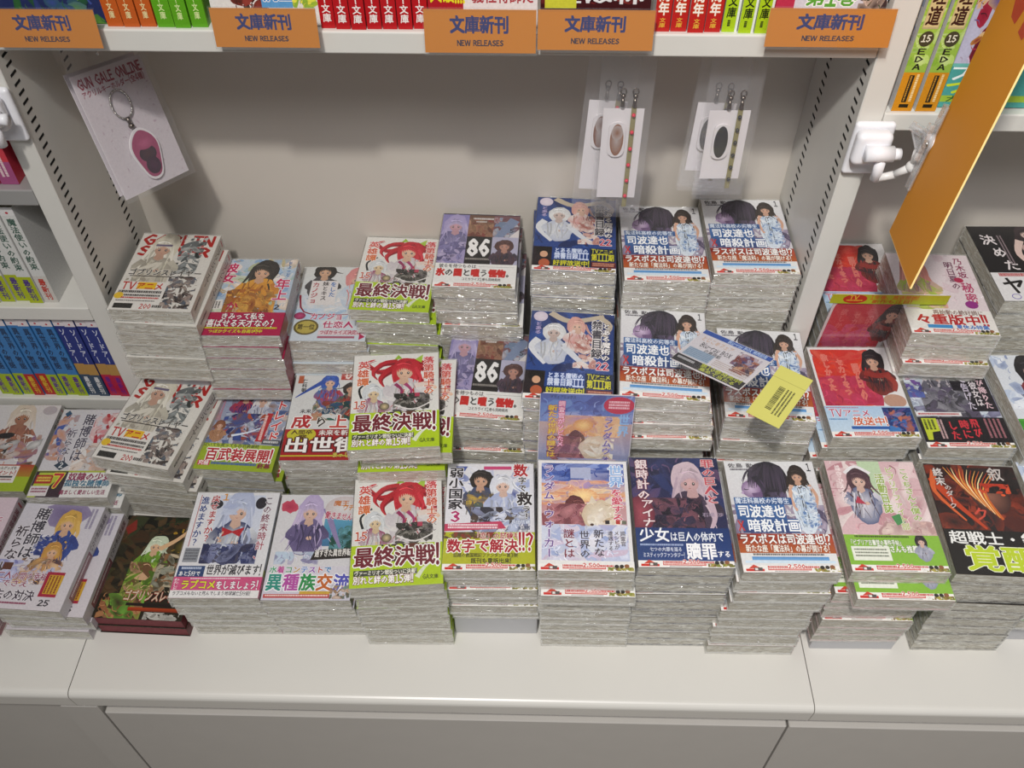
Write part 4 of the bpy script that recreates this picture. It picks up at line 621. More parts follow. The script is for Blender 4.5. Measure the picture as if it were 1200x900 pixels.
def f_(A): A.rect(0, 0, 105, 150, 'D0CCD4'); A.rect(0, 90, 18, 26, 'B8304c'); A.text('第1巻', 28, 92, 48, 18, '5ca038', 'F0F0EC', .08, b=.06); A.dabs(78, 90, 105, 116, 20, ['3c2c2c', '8c6c5c', '2c4424', 'C8B0A0'], 2, 7)
design('s_face_green', 'face-out, white and green lettered', 'D0CCD4', f_, spine=spine_std('巻', 'D0CCD4', '333'))

# ------------------------------------------------------------------ one paperback: cover, printed art, page block, paper band, shrink film
BW, BH, BT = 0.105, 0.150, 0.0195
def colmesh(name, pieces):
    vs = []; fs = []; cs = []
    for v, f, c in pieces:
        b = len(vs); vs += v; fs += [tuple(b+i for i in q) for q in f]; cs += c if len(c) == len(v) else [c[0]]*len(v)
    me = bpy.data.meshes.new(name); me.from_pydata(vs, [], fs)
    ca = me.color_attributes.new('Col', 'FLOAT_COLOR', 'POINT'); ca.data.foreach_set('color', [k for c in cs for k in (c[0], c[1], c[2], 1.0)])
    me.materials.append(M['print']); me.update(); return me
def boxp(a, b, c):
    x0, y0, z0 = a; x1, y1, z1 = b
    v = [(x, y, z) for z in (z0, z1) for y in (y0, y1) for x in (x0, x1)]
    return v, [(0, 2, 3, 1), (4, 5, 7, 6), (0, 1, 5, 4), (2, 6, 7, 3), (0, 4, 6, 2), (1, 3, 7, 5)], [hx(c)]
def artp(A, place, thick):
    st = thick/max(A.layer, 1)
    return [place(x, y, l*st) for x, y, l in A.v], A.f, A.c
PARTS = {}
def build_parts(key):
    if key in PARTS: return PARTS[key]
    d = D[key]; t = BT; e = 0.0003; P = {}
    P['cover'] = colmesh('cover', [boxp((-BW/2, -BH/2, t-e), (BW/2, BH/2, t), d['base']), boxp((-BW/2, -BH/2, 0), (BW/2, BH/2, e), d['base']),
                                   boxp((BW/2-e, -BH/2, e), (BW/2, BH/2, t-e), d['base'])])
    A = Art(hash_(key)); d['front'](A)
    if key.startswith('s_face'): A.v = [(x, y+17 if y > 88 else y, l) for x, y, l in A.v]
    S = Art(hash_(key)+1)
    if d['spine']: d['spine'](S, t*1000)
    front = lambda u, v, l: ((u-52.5)/1000, (75-v)/1000, t+0.00002+l)
    side = lambda u, v, l: (BW/2+0.00002+l, (75-v)/1000, t-u/1000)
    for Q, lim in ((A, 105), (S, t*1000)): Q.v = [(min(max(x, 0), lim), min(max(y, 0), 150), l) for x, y, l in Q.v]
    P['cover_print'] = colmesh('cover_print', [artp(A, front, .00030), artp(S, side, .00025)])
    pg = MB().box((-BW/2+0.001, -BH/2+0.0015, e), (BW/2-0.0008, BH/2-0.0015, t-e)).mesh('page_block', M['page'] if 'page' not in d else mat('stained_page_edges', d['page'], .8, noise=.2, nscale=200))
    P['page_block'] = pg
    if d['band']:
        h = d['band_h']/1000; c = d['band_c']; y1 = -BH/2+h
        A = Art(hash_(key)+2); d['band'](A); S = Art(hash_(key)+3)
        if d['spine_band']: d['spine_band'](S, t*1000)
        else: S.rect(0, 150-h*1000, t*1000, h*1000, c)
        A.v = [(min(max(x, 0), 105), min(max(y, 150-h*1000), 150), l) for x, y, l in A.v]
        f2 = lambda u, v, l: ((u-52.5)/1000, (75-v)/1000, t+0.00042+l); s2 = lambda u, v, l: (BW/2+0.00042+l, (75-v)/1000, t-u/1000)
        P['paper_band'] = colmesh('paper_band', [boxp((-BW/2, -BH/2, t+.00034), (BW/2+.0004, y1, t+.0004), c), boxp((BW/2+.0003, -BH/2, 0), (BW/2+.0004, y1, t+.0004), c), artp(A, f2, .00028), artp(S, s2, .0002)])
    PARTS[key] = P; return P
def hash_(s): return sum(ord(c)*(i+7) for i, c in enumerate(s))
FILMS = []
def build_films():
    rnd = random.Random(5)
    for k in range(6):
        bm = bmesh.new(); X, Y, T = BW/2+.0011, BH/2+.0011, BT+.0009
        def grid(o, du, dv, nu, nv, nrm, amp, mi, sink):
            o = Vector(o); du = Vector(du); dv = Vector(dv); nrm = Vector(nrm); g = []; ph = [rnd.uniform(0, 6.28) for _ in range(8)]
            for j in range(nv+1):
                for i in range(nu+1):
                    a, b = i/nu, j/nv; edge = 0 if (i in (0, nu) or j in (0, nv)) else 1
                    wv = math.sin(a*17+ph[0]+b*3)*.35+math.sin(a*41+ph[1]-b*5)*.3+math.sin(b*7+ph[2]+a*9)*.35
                    g.append(bm.verts.new(o+du*a+dv*b+nrm*(edge*(amp*(wv+rnd.uniform(-.5, .5))-sink))))
            for j in range(nv):
                for i in range(nu):
                    q = j*(nu+1)+i; f = bm.faces.new((g[q], g[q+1], g[q+nu+2], g[q+nu+1])); f.material_index = mi; f.smooth = True
        grid((-X, -Y, -.0005), (2*X, 0, 0), (0, 0, T+.0005), 44, 5, (0, -1, 0), .0009, 0, -.0002)
        grid((X, Y, .0002), (-2*X, 0, 0), (0, 0, T-.0002), 20, 3, (0, 1, 0), .0004, 0, .0002)
        grid((X, -Y, .0002), (0, 2*Y, 0), (0, 0, T-.0002), 24, 3, (1, 0, 0), .0004, 2, .0002)
        grid((-X, Y, .0002), (0, -2*Y, 0), (0, 0, T-.0002), 24, 3, (-1, 0, 0), .0003, 0, .0002)
        grid((-X, -Y, T), (2*X, 0, 0), (0, 2*Y, 0), 8, 10, (0, 0, 1), .00006, 1, 0)
        me = bpy.data.meshes.new('shrink_film'); bm.to_mesh(me); bm.free(); me.materials.append(M['film_side']); me.materials.append(M['film_top']); me.materials.append(M['film_spine']); FILMS.append(me)
build_films()
PART_ORDER = ('cover', 'cover_print', 'page_block', 'paper_band')
NB = [0]
PROTO = {}
def book(key, label, group, matrix, film=True, name='paperback_book', cat='book'):
    if key not in PROTO:
        P = build_parts(key); root = empty(name)
        for n in PART_ORDER:
            if n in P: link(n, P[n], root)
        PROTO[key] = root; r = root
    else:
        src = PROTO[key]; r = src.copy(); COL.objects.link(r)
        for ch in list(src.children):
            if ch.name.startswith('shrink_film'): continue
            c = ch.copy(); COL.objects.link(c); c.parent = r
    if film:
        NB[0] += 1
        f = bpy.data.objects.new('shrink_film', FILMS[(NB[0]*7) % 6]); COL.objects.link(f); f.parent = r
    r.matrix_world = matrix
    tag(r, label, cat, group); return r

# ------------------------------------------------------------------ the setting
YF, YB, HX, HT = 0.839, 1.015, 0.45, 0.013
tag(MB().box((-3, -3, -0.62), (3, 2, -0.60)).build('floor', M['floor']), kind='structure')
tag(MB().box((-3, 1.06, -0.60), (3, 1.12, 2.8)).build('wall_back', M['wall']), kind='structure')

# ------------------------------------------------------------------ shop furniture
def counter(x0, x1, label):
    yc, r = 0.443, 0.009; pts = [(YB, 0), (YB, -0.034), (yc+.002, -0.034)]
    for k in range(7): a = math.pi+ (-math.pi/2)*k/6; pts.append((yc+r+r*math.cos(a), -r+r*math.sin(a)))
    bm = bmesh.new(); lo = [bm.verts.new((x0, y, z)) for y, z in pts]; hi = [bm.verts.new((x1, y, z)) for y, z in pts]; n = len(pts)
    bm.faces.new(lo); bm.faces.new(hi[::-1])
    for i in range(n): bm.faces.new((lo[i], hi[i], hi[(i+1) % n], lo[(i+1) % n]))
    bmesh.ops.recalc_face_normals(bm, faces=bm.faces); me = bpy.data.meshes.new('counter_top'); bm.to_mesh(me); bm.free()
    tag(link('counter_top', me, None, M['white']), label, 'counter')
counter(-1.35, -0.4506, 'white counter slab with rounded nose, left of the left seam'); counter(-0.4494, 0.4494, 'long white counter slab with rounded nose, in the middle'); counter(0.4506, 1.35, 'white counter slab with rounded nose, right of the right seam')
def cabinet(x0, x1, fx0, fx1, label, recess=0.0):
    t = tag(empty('drawer_cabinet', ((x0+x1)/2, 0.75, -0.60)), label, 'cabinet')
    inv = Matrix.Translation(-Vector(t.location))
    MB().box((x0+.002, 0.478, -0.60), (x1-.002, YB, -0.036)).xf(inv).build('body', M['drawer'], t)
    MB().box((fx0, 0.454+recess, -0.33), (fx1, 0.476, -0.078), .0015, 1).xf(inv).build('drawer_front', M['drawer'], t)
    MB().box((fx0, 0.454+recess, -0.595), (fx1, 0.476, -0.336), .0015, 1).xf(inv).build('drawer_front', M['drawer'], t)
    return t, inv
cabinet(-0.449, 0.449, -0.434, 0.4355, 'white drawer cabinet under the middle counter slab')
cabinet(0.451, 1.35, 0.4385, 1.33, 'white drawer cabinet under the right counter slab')
t, inv = cabinet(-1.35, -0.451, -1.33, -0.487, 'white drawer cabinet under the left counter slab', 0.012)
MB().box((-0.4845, 0.454, -0.595), (-0.4370, 0.477, -0.060), .001, 1).xf(inv).build('side_panel', M['drawer'], t)
def upright(xc, label):
    t = tag(empty('shelf_upright', (xc, YF, 0)), label, 'upright')
    MB().box((-HT, 0, 0.0005), (HT, YB-YF, 1.5), .001, 1).build('panel', M['metal'], t)
    for side in (-1, 1):
        for dy in (0.019, 0.130):
            mb = MB(); z = 0.03
            while z < 0.80:
                mb.box((side*HT-.0002, dy-.0065, z), (side*HT+.0002, dy+.0065, z+.0030)); z += 0.0108
            tag(mb.build('slot_row', M['slot'], t), kind='stuff')
    return t
upright(-HX, 'white slotted upright panel at the left of the middle bay'); upright(HX, 'white slotted upright panel at the right of the middle bay')
def backpanel(x0, x1, label): tag(MB().box((x0, YB, 0), (x1, YB+.012, 1.5)).build('back_panel', M['panel']), label, 'panel')
backpanel(-1.35, -0.4505, 'pale back panel of the left bay behind its shelves'); backpanel(-0.4495, 0.4495, 'wide pale back panel behind the middle stacks'); backpanel(0.4505, 1.35, 'pale back panel of the right bay')
def shelf(x0, x1, z0, z1, label, m=None, yf=YF):
    t = tag(empty('shelf_board', ((x0+x1)/2, yf, z0)), label, 'shelf'); inv = Matrix.Translation(-Vector(t.location))
    MB().box((x0, yf, z0), (x1, YB-.0005, z1), .0015, 2).xf(inv).build('board', m or M['metal'], t)
    MB().box((x0+.001, YF+.02, z0-.012), (x0+.004, YF+.125, z0)).xf(inv).build('bracket', M['metal'], t)
    MB().box((x1-.004, YF+.02, z0-.012), (x1-.001, YF+.125, z0)).xf(inv).build('bracket', M['metal'], t)
shelf(-0.4365, 0.4365, 0.6175, 0.6403, 'long white shelf board across the top of the middle bay')
shelf(-1.33, -0.4635, 0.4274, 0.4488, 'grey-edged shelf board at the top of the left bay', M['grey_metal']); shelf(-1.33, -0.4635, 0.2440, 0.2659, 'white shelf board under the white-spined books, left bay'); shelf(-1.33, -0.4635, 0.0660, 0.0878, 'lowest white shelf board of left bay, under the blue spines')
shelf(0.4635, 1.33, 0.5376, 0.5576, 'white shelf board of the right bay under the two yellow-green spines')

# ------------------------------------------------------------------ stacks of wrapped paperbacks
ORD = ['top', 'second', 'third', 'fourth', 'fifth', 'sixth', 'seventh', 'eighth', 'ninth', 'tenth', 'eleventh', 'twelfth']
R0 = random.Random(11)
def stack(x, y, z, rot, key, base, n, where, trend=(0, 0, 0), pokes={}, tilt=(0, 0), jit=0.0011, riser=None, rgap=None):
    pitch = (z-base)/n; s = (pitch-.0001)/(BT+.0012)
    for i in range(n):
        k = i/max(n-1, 1); px, py, pr = (tuple(pokes[i])+(0,))[:3] if i in pokes else (0, 0, 0)
        j = 0 if i == 0 else jit
        cx = x+trend[0]*k+px+R0.uniform(-j, j); cy = y+trend[1]*k+py+R0.uniform(-j, j)*1.5; a = rot+trend[2]*k+pr+(R0.uniform(-.008, .008) if i else 0)
        zz = z-pitch*(i+1)+.0001; tx, ty = tilt
        m = Matrix.Translation((cx, cy, zz)) @ Euler((tx, ty, a)).to_matrix().to_4x4() @ Matrix.Diagonal((1, 1, s, 1))
        if i == 0: lab = 'topmost wrapped paperback, '+D[key]['look'].split(' with ')[0].split(' beside')[0]+', on '+where
        else: lab = 'wrapped paperback, %s from the top of %s' % (ORD[i], where)
        lab = ' '.join(lab.split()[:16]) if len(lab.split()) > 16 else lab
        book(key, lab, 'shrink-wrapped paperbacks stacked on the counter', m)
    if base > .005:
        rs = 0 if base < .05 and base > .024 else .013; b = base-.0006; rx, ry, rr = riser if riser else (x+trend[0], y+trend[1], rot+trend[2])
        o = MB().box((-.0515+rs, -.0735+rs, 0.0003), (.0515-rs, .0735-rs, b), .001, 1).build('riser_box', M['box']); o.location = (rx, ry, 0); o.rotation_euler.z = rr
        tag(o, 'plain grey board box under '+where, 'box')
CE = 'middle bay'
# where: (name, x, y, z, rot, design, riser height, books, trend, pokes, tilt)
def C(n, row): return n+' '+row
STACKS = [
 ('the back-row stack beside the left upright', -.3725, .893, .285, -.02, 'goblin', .165, 6, (.001, -.006, -.01), {1: (.004, -.003, -.02)}, (0, .012)),
 ('the back-row stack with the crimson band', -.2715, .893, .243, .012, 'kanojo', .123, 6, (-.004, -.004, 0), {1: (-.003, 0)}, (0, 0)),
 ('the back-row stack with the gold medal', -.1705, .925, .203, .011, 'couple', .103, 5, (.004, -.008, 0), {}, (0, 0)),
 ('the red-haired back-row stack', -.0795, .937, .248, -.040, 'redhair', .128, 6, (.014, -.006, .02), {1: (.006, 0), 2: (.010, 0)}, (0, 0)),
 ('the back-row number eighty-six stack', .033, .931, .296, -.032, 'eighty', .150, 7, (.010, -.004, .01), {1: (.002, 0), 3: (.004, -.002)}, (0, 0)),
 ('the back-row navy stack', .160, .937, .320, -.055, 'navy', .150, 8, (.003, -.006, .04), {1: (-.003, .002, .02)}, (0, 0)),
 ('the blue-titled back-row stack beside the navy one', .272, .921, .320, -.012, 'blue_title', .170, 7, (0, .002, 0), {}, (0, 0)),
 ('the back-row stack beside the right upright', .3815, .929, .327, .002, 'blue_title', .165, 8, (-.006, 0, 0), {}, (0, 0)),
 ('the middle-row stack beside the left upright', -.392, .764, .138, -.183, 'goblin', 0, 6, (.010, -.004, .12), {1: (.008, -.003, .03), 2: (.014, -.004, .04)}, (0, 0)),
 ('the middle-row lime-banded battle stack', -.281, .778, .108, -.045, 'blades', .018, 4, (.004, .002, .03), {1: (.006, 0)}, (0, 0)),
 ('the middle-row red-banded stack', -.163, .771, .143, .026, 'career', .022, 6, (.004, .0, 0), {1: (.003, 0)}, (0, 0)),
 ('the red-haired middle-row stack', -.0585, .716, .241, .081, 'redhair', .060, 9, (.012, .036, -.06), {1: (.0155, .006, -.055), 2: (.004, .012)}, (0, 0)),
 ('the middle-row number eighty-six stack', .0475, .791, .206, -.066, 'eighty', .065, 7, (.004, -.006, .06), {2: (.006, .004, .03)}, (0, 0)),
 ('the navy middle-row stack behind the sunset card', .1525, .770, .266, -.071, 'navy', .085, 9, (.004, .004, .06), {}, (0, 0)),
 ('the blue-titled middle-row stack under the coupon card', .2655, .770, .272, -.071, 'blue_title', .090, 9, (.006, .004, .05), {1: (.001, -.001, .03), 2: (.003, -.006, .05), 3: (.003, -.013, .05)}, (0, 0)),
 ('the middle-row stack under the yellow slip', .3915, .764, .245, -.060, 'blue_title', .085, 8, (-.006, -.002, .06), {}, (0, 0)),
 ('the front-row clock-titled stack', -.265, .593, .109, .017, 'clock', 0, 5, (.006, .010, -.01), {1: (.001, 0), 2: (.005, 0)}, (0, 0)),
 ('the front-row multicoloured-lettered stack', -.158, .595, .104, .017, 'swim', 0, 5, (.007, .008, 0), {}, (0, 0)),
 ('the red-haired front-row stack', -.0495, .584, .160, .086, 'redhair', 0, 8, (.008, .010, -.07), {1: (.004, .004, -.03), 2: (.003, .003, -.02)}, (0, 0)),
 ('the front-row mustard-banded stack', .0585, .602, .167, .018, 'numbers', .045, 6, (.007, .006, -.01), {2: (.001, -.003), 4: (.001, -.004)}, (0, 0)),
 ('the front-row sunset stack', .1675, .586, .197, -.001, 'sunset', 0, 10, (.007, .010, 0), {2: (.003, -.010), 5: (.001, -.002)}, (0, 0)),
 ('the front-row dark navy stack', .2765, .592, .198, .008, 'navy_giant', 0, 10, (.004, .006, 0), {3: (-.002, 0), 6: (.002, 0)}, (0, 0)),
 ('the front-row stack nearest the right seam', .3885, .586, .202, .013, 'blue_title', 0, 9, (-.008, .004, -.01), {1: (-.002, 0), 2: (.002, 0), 4: (-.004, 0), 6: (-.004, 0)}, (0, 0)),
 ('the right-bay back stack against the upright', .5425, .935, .250, 0, 'scarf', .130, 6, (0, 0, 0), {}, (0, 0)),
 ('the right-bay back stack with big red lettering', .622, .868, .288, -.035, 'pink_girl', .150, 6, (-.004, 0, .03), {2: (.003, -.008)}, (0, 0)),
 ('the right-bay back black-covered stack', .752, .933, .285, .015, 'black', .145, 6, (-.003, 0, 0), {}, (0, 0)),
 ('the right-bay middle stack with the light blue band', .518, .763, .217, .015, 'scarf', .060, 7, (-.010, 0, 0), {1: (-.005, 0), 2: (-.012, .002)}, (0, 0)),
 ('the right-bay middle black-banded stack', .6335, .757, .207, .008, 'grey_coat', .050, 7, (-.006, 0, 0), {1: (-.003, 0)}, (0, 0)),
 ('the right-bay middle stack at the right edge', .743, .745, .226, .022, 'blue_kana', .060, 7, (0, 0, 0), {}, (0, 0)),
 ('the right-bay front dusty pink stack', .508, .590, .200, .001, 'library', .026, 8, (.0, .006, .01), {1: (.007, -.021, -.005), 2: (-.008, -.004), 3: (-.010, 0), 4: (-.008, -.002), 5: (-.006, -.004), 6: (-.006, -.004), 7: (-.004, 0)}, (0, 0)),
 ('the right-bay front flame-covered stack', .626, .592, .193, -.035, 'flame', 0, 9, (.010, .008, .04), {}, (0, 0)),
 ('the right-bay front stack at the frame edge', .742, .600, .190, .0, 'blue_kana', .055, 6, (0, 0, 0), {}, (0, 0)),
 ('the left-bay rear stack in the corner', -.6155, .757, .082, .01, 'tanned', 0, 4, (.004, .004, 0), {}, (0, 0)),
 ('the left-bay rear stack with the large seven', -.498, .744, .090, .02, 'slave_girl', 0, 4, (.012, .002, 0), {1: (.006, 0)}, (0, 0)),
 ('the left-bay front stack at the frame edge', -.613, .594, .088, 0, 'pink_left', 0, 4, (0, 0, 0), {}, (0, 0)),
 ('the left-bay front golden-haired stack', -.5025, .589, .080, -.046, 'gamble', 0, 4, (.010, .004, .03), {1: (.014, .002, .01), 2: (.012, .004, .02)}, (0, 0)),
]
for nm, x, y, z, rot, key, base, n, tr, pk, tl in STACKS: stack(x, y, z, rot, key, base, n, nm, tr, pk, tl)
m = Matrix.Translation((-.3765, .599, .0202)) @ Matrix.Rotation(-.03, 4, 'Z') @ Matrix.Diagonal((1.1, 1, 1.0, 1))
book('dark_green', 'upper of two unwrapped dark green-covered paperbacks with dark red page edges', 'dark green paperbacks by the left seam', m, film=False)
m = Matrix.Translation((-.3755, .599, .0002)) @ Matrix.Rotation(-.03, 4, 'Z') @ Matrix.Diagonal((1.1, 1, 1.0, 1))
book('dark_green', 'lower of two unwrapped dark green-covered paperbacks with dark red page edges', 'dark green paperbacks by the left seam', m, film=False)

# ------------------------------------------------------------------ books standing on the shelves
def standing(key, x1, yf, z, th, label, group, lean=0):
    """spine to the front, right side of the book at x1"""
    R = Matrix(((0, 0, -1, 0), (-1, 0, 0, 0), (0, 1, 0, 0), (0, 0, 0, 1)))
    m = Matrix.Translation((x1, yf+BW/2, z)) @ Matrix.Rotation(lean, 4, 'Y') @ Matrix.Translation((0, 0, BH/2)) @ R @ Matrix.Diagonal((1, 1, th/(BT+.0009), 1))
    return book(key, label, group, m, film=False)
def face_out(key, xc, yf, z, label, group, lean=.06):
    R = Matrix(((1, 0, 0, 0), (0, 0, -1, 0), (0, 1, 0, 0), (0, 0, 0, 1)))
    m = Matrix.Translation((xc, yf+BT*.8, z)) @ Matrix.Rotation(-lean, 4, 'X') @ Matrix.Translation((0, 0, BH/2)) @ R @ Matrix.Diagonal((1, 1, .75, 1))
    return book(key, label, group, m, film=False)
EN = ['first', 'second', 'third', 'fourth', 'fifth', 'sixth', 'seventh', 'eighth', 'ninth', 'tenth', 'eleventh', 'twelfth']
ZT = 0.6404
def run(key, xs, z, yf, desc, group, jz=0.003):
    for i in range(len(xs)-1):
        standing(key, xs[i+1]-.0004, yf+R0.uniform(0, jz), z, xs[i+1]-xs[i]-.0004, '%s, %s from the left' % (desc, EN[i]), group)
TG = 'paperbacks standing on the top shelf'
run('s_orange', [-.3150, -.2985, -.2822, -.2662], ZT, .843, 'orange-spined paperback between the first two orange signs', TG)
run('s_green', [-.2655, -.2480, -.2320, -.2155], ZT, .843, 'green-spined paperback just left of the second orange sign', TG)
run('s_red', [-.1058, -.0910, -.0760, -.0608, -.0458, -.0308, -.0158, -.0008], ZT, .843, 'red-spined paperback between the second and third orange signs', TG)
run('s_year', [.2162, .2325, .2487, .2650, .2812], ZT, .843, 'red anniversary-spined paperback right of the fourth orange sign', TG)
run('s_lime', [.2818, .2975, .3130, .3283], ZT, .843, 'lime-spined paperback just left of the last orange sign', TG)
FG = 'face-out paperbacks behind the orange signs'
for key, xc, w in (('s_face_navy', -.365, 'leftmost'), ('s_face_blue', -.158, 'second'), ('s_face_yellow', .052, 'third'), ('s_face_maroon', .160, 'fourth'), ('s_face_green', .3825, 'last')):
    face_out(key, xc, .848, ZT, 'paperback standing face-out behind the %s orange sign' % w, FG)
LG = 'white-spined paperbacks in the left bay'
xs = [-.505-.0186*k for k in range(9)][::-1]
for i in range(8): standing('s_whitered' if i == 7 else 's_white', xs[i+1], .848+.002*(i % 3), .2663, .0182, 'white-spined paperback on the left-bay middle shelf, %s from the right' % EN[7-i], LG)
BG = 'blue-spined paperbacks in the left bay'
keys = ['s_navy', 's_navy', 's_navygrey', 's_navygrey', 's_blue', 's_blue', 's_blue', 's_bluered', 's_bluered', 's_blue', 's_blue', 's_blue']
xr = -.4665
for i, k in enumerate(keys):
    th = .0150 if 'navy' in k else .0158
    standing(k, xr, .8455+.0015*(i % 2), .0880, th-.0005, 'blue-spined paperback on the lowest left-bay shelf, %s from the right' % EN[i], BG); xr -= th
for i in range(4): standing('s_rose', -.4815-.0215*i, .850, .4492, .0208, 'rose-red-spined book on the top left-bay shelf, %s from the right' % EN[i], 'rose-red books at the left edge')
for i in range(2): standing('s_yellowgreen', .4920+.0245*i-.001, .844, .5579, .0215, 'yellow-green book with orange foot, %s of the pair on the right-bay shelf' % ('left' if i == 0 else 'right'), 'yellow-green books on the right-bay shelf')
face_out('s_teal', .572, .850, .5579, 'teal-banded paperback standing face-out in the right bay behind the hanging board', 'face-out paperbacks in the right bay')
face_out('s_teal', .684, .850, .5579, 'teal-banded paperback standing face-out in the right bay, at the frame edge', 'face-out paperbacks in the right bay')

# ------------------------------------------------------------------ orange shelf signs
def art_panel(name, A, W, H, parent, thick=.0002, z=0):
    me = colmesh(name, [artp(A, lambda u, v, l: ((u-W/2)/1000, (H/2-v)/1000, z+l), thick)]); return link(name, me, parent)
def sign(x0, x1, z0, z1, label, tilt=0.12):
    W = (x1-x0)*1000; H = (z1-z0)*1000
    t = tag(empty('shelf_sign', ((x0+x1)/2, .8265, (z0+z1)/2), (math.pi/2-tilt, 0, 0)), label, 'sign', 'orange new-release signs along the top shelf')
    w, h = W/2000, H/2000
    MB().box((-w, -h, -.0004), (w, h, 0)).build('sign_card', M['orange_sign'], t)
    A = Art(3); A.text('文庫新刊', W*.23, H*.13, W*.53, H*.42, '26306c', b=.12); A.text('NEW RELEASES', W*.29, H*.70, W*.42, H*.13, '3a2c3c', b=.10); art_panel('sign_lettering', A, W, H, t, .0001, .00005)
    MB().box((-w-.001, -h-.0015, .0006), (w+.001, h, .0014)).build('clear_cover', M['acrylic'], t)
    MB().box((-w-.001, -h-.0022, -.003), (w+.001, -h-.0008, .0014)).build('lower_lip', M['acrylic'], t)
    MB().box((-w-.001, h-.0005, -.0009), (w+.001, h+.0015, .0014)).build('upper_rail', M['acrylic'], t)
    MB().box((-.02, -h*.2, -.0105), (.02, h*.6, -.0009)).build('mount', M['acrylic'], t)
sign(-.4200, -.3160, .6285, .6650, 'orange shelf sign at the far left of the top shelf')
sign(-.2050, -.1045, .6310, .6680, 'orange shelf sign second from left, beside the green spines')
sign(-.0030, .1035, .6275, .6685, 'orange shelf sign third from left, the lower of the middle pair')
sign(.1050, .2150, .6312, .6690, 'orange shelf sign fourth from left, adjoining the third')
sign(.3210, .4385, .6365, .6725, 'orange shelf sign beside the right upright')

# ------------------------------------------------------------------ hanging packs
def frame_of(TL, TR, BL):
    TL, TR, BL = map(Vector, (TL, TR, BL)); X = (TR-TL); Wd = X.length; X.normalize(); Y = (TL-BL); Y -= X*Y.dot(X); Hd = Y.length; Y.normalize(); Z = X.cross(Y)
    c = TL+X*Wd/2-Y*Hd/2; m = Matrix((X, Y, Z)).transposed().to_4x4(); m.translation = c; return m, Wd, Hd
def key_pack(off, label, art=True):
    m, Wd, Hd = frame_of((-.394, .882, .564), (-.349, .966, .547), (-.359, .837, .438))
    m = Matrix.Translation(off) @ m
    t = tag(empty('keyring_pack'), label, 'package', 'keyring packs hanging at the left'); t.matrix_world = m; w, h = Wd/2, Hd/2
    MB().box((-w, -h, -.0006), (w, h, 0)).build('backing_card', M['card'], t)
    W, H = Wd*1000, Hd*1000; A = Art(9); A.rect(0, 0, W, H, 'C9BFC4', 'D4CCD0'); A.dabs(2, 24, W-2, H-2, 60, ['C0B0B8', 'CBBEC6', 'B8A4B0'], .6, 1.6); A.text('GUN GALE ONLINE', 5, 5, W-9, 11, '8c1c38', b=.06); A.text('アクリルキーホルダー(全4種)', 5, 17.5, W-10, 8, '8c1c38', b=.03)
    art_panel('printed_face', A, W, H, t, .0002, .00005)
    MB().tube([(-.004+.013*math.cos(a), .027+.016*math.sin(a), .003) for a in [k*math.pi/9 for k in range(18)]], .0011, 6, True).build('split_ring', M['chrome'], t, True)
    MB().cyl((-.004, .012, .003), (-.003, .004, .003), .003, .002).sph((-.003, .002, .003), .0035).box((-.006, .0085, .0015), (-.001, .0125, .0045), .001).build('clasp', M['dark_metal'], t, True)
    # plain acrylic charm: a coloured drop with no figure on it
    o = [(.002+.019*math.cos(a)*(1+.12*math.sin(3*a)), -.032+.030*math.sin(a)) for a in [k*math.pi/14 for k in range(28)]]
    c = MB().prism(o, .0015, .0035).build('acrylic_charm', M['card'], t)
    B = Art(4); B.poly([((x*1000-.002*1000)*.9+2+W/2, H/2-((y*1000+32)*.9-32)) for x, y in o], 'A04468'); B.ell(W/2+2, H/2+32, 12, 9, '4a2c34', '3a2430'); B.ell(W/2+3, H/2+46, 10, 10, '4c2440', '34182c'); B.ell(W/2+3, H/2+20, 13, 7, 'B85c80', 'A04468')
    art_panel('charm_print', B, W, H, c, .0002, .0037)
    MB().box((-w-.004, -h-.004, .006), (w+.004, h+.034, .0062)).build('clear_bag', M['bag'], t)
    MB().cyl((0, h+.022, -.004), (0, h+.022, .012), .0012).build('hook_pin', M['chrome'], t)
key_pack((0, 0, 0), 'front hanging keyring pack with dark red lettering, at the left')
key_pack((-.012, .012, -.004), 'rear hanging keyring pack half hidden behind the front one')
MB_h = tag(MB().tube([(-.372, .932, .6170), (-.372, .930, .590), (-.366, .905, .578)], .0012).build('hook_wire', M['chrome'], None, True), 'thin chrome hook under the top shelf holding the keyring packs', 'hook')
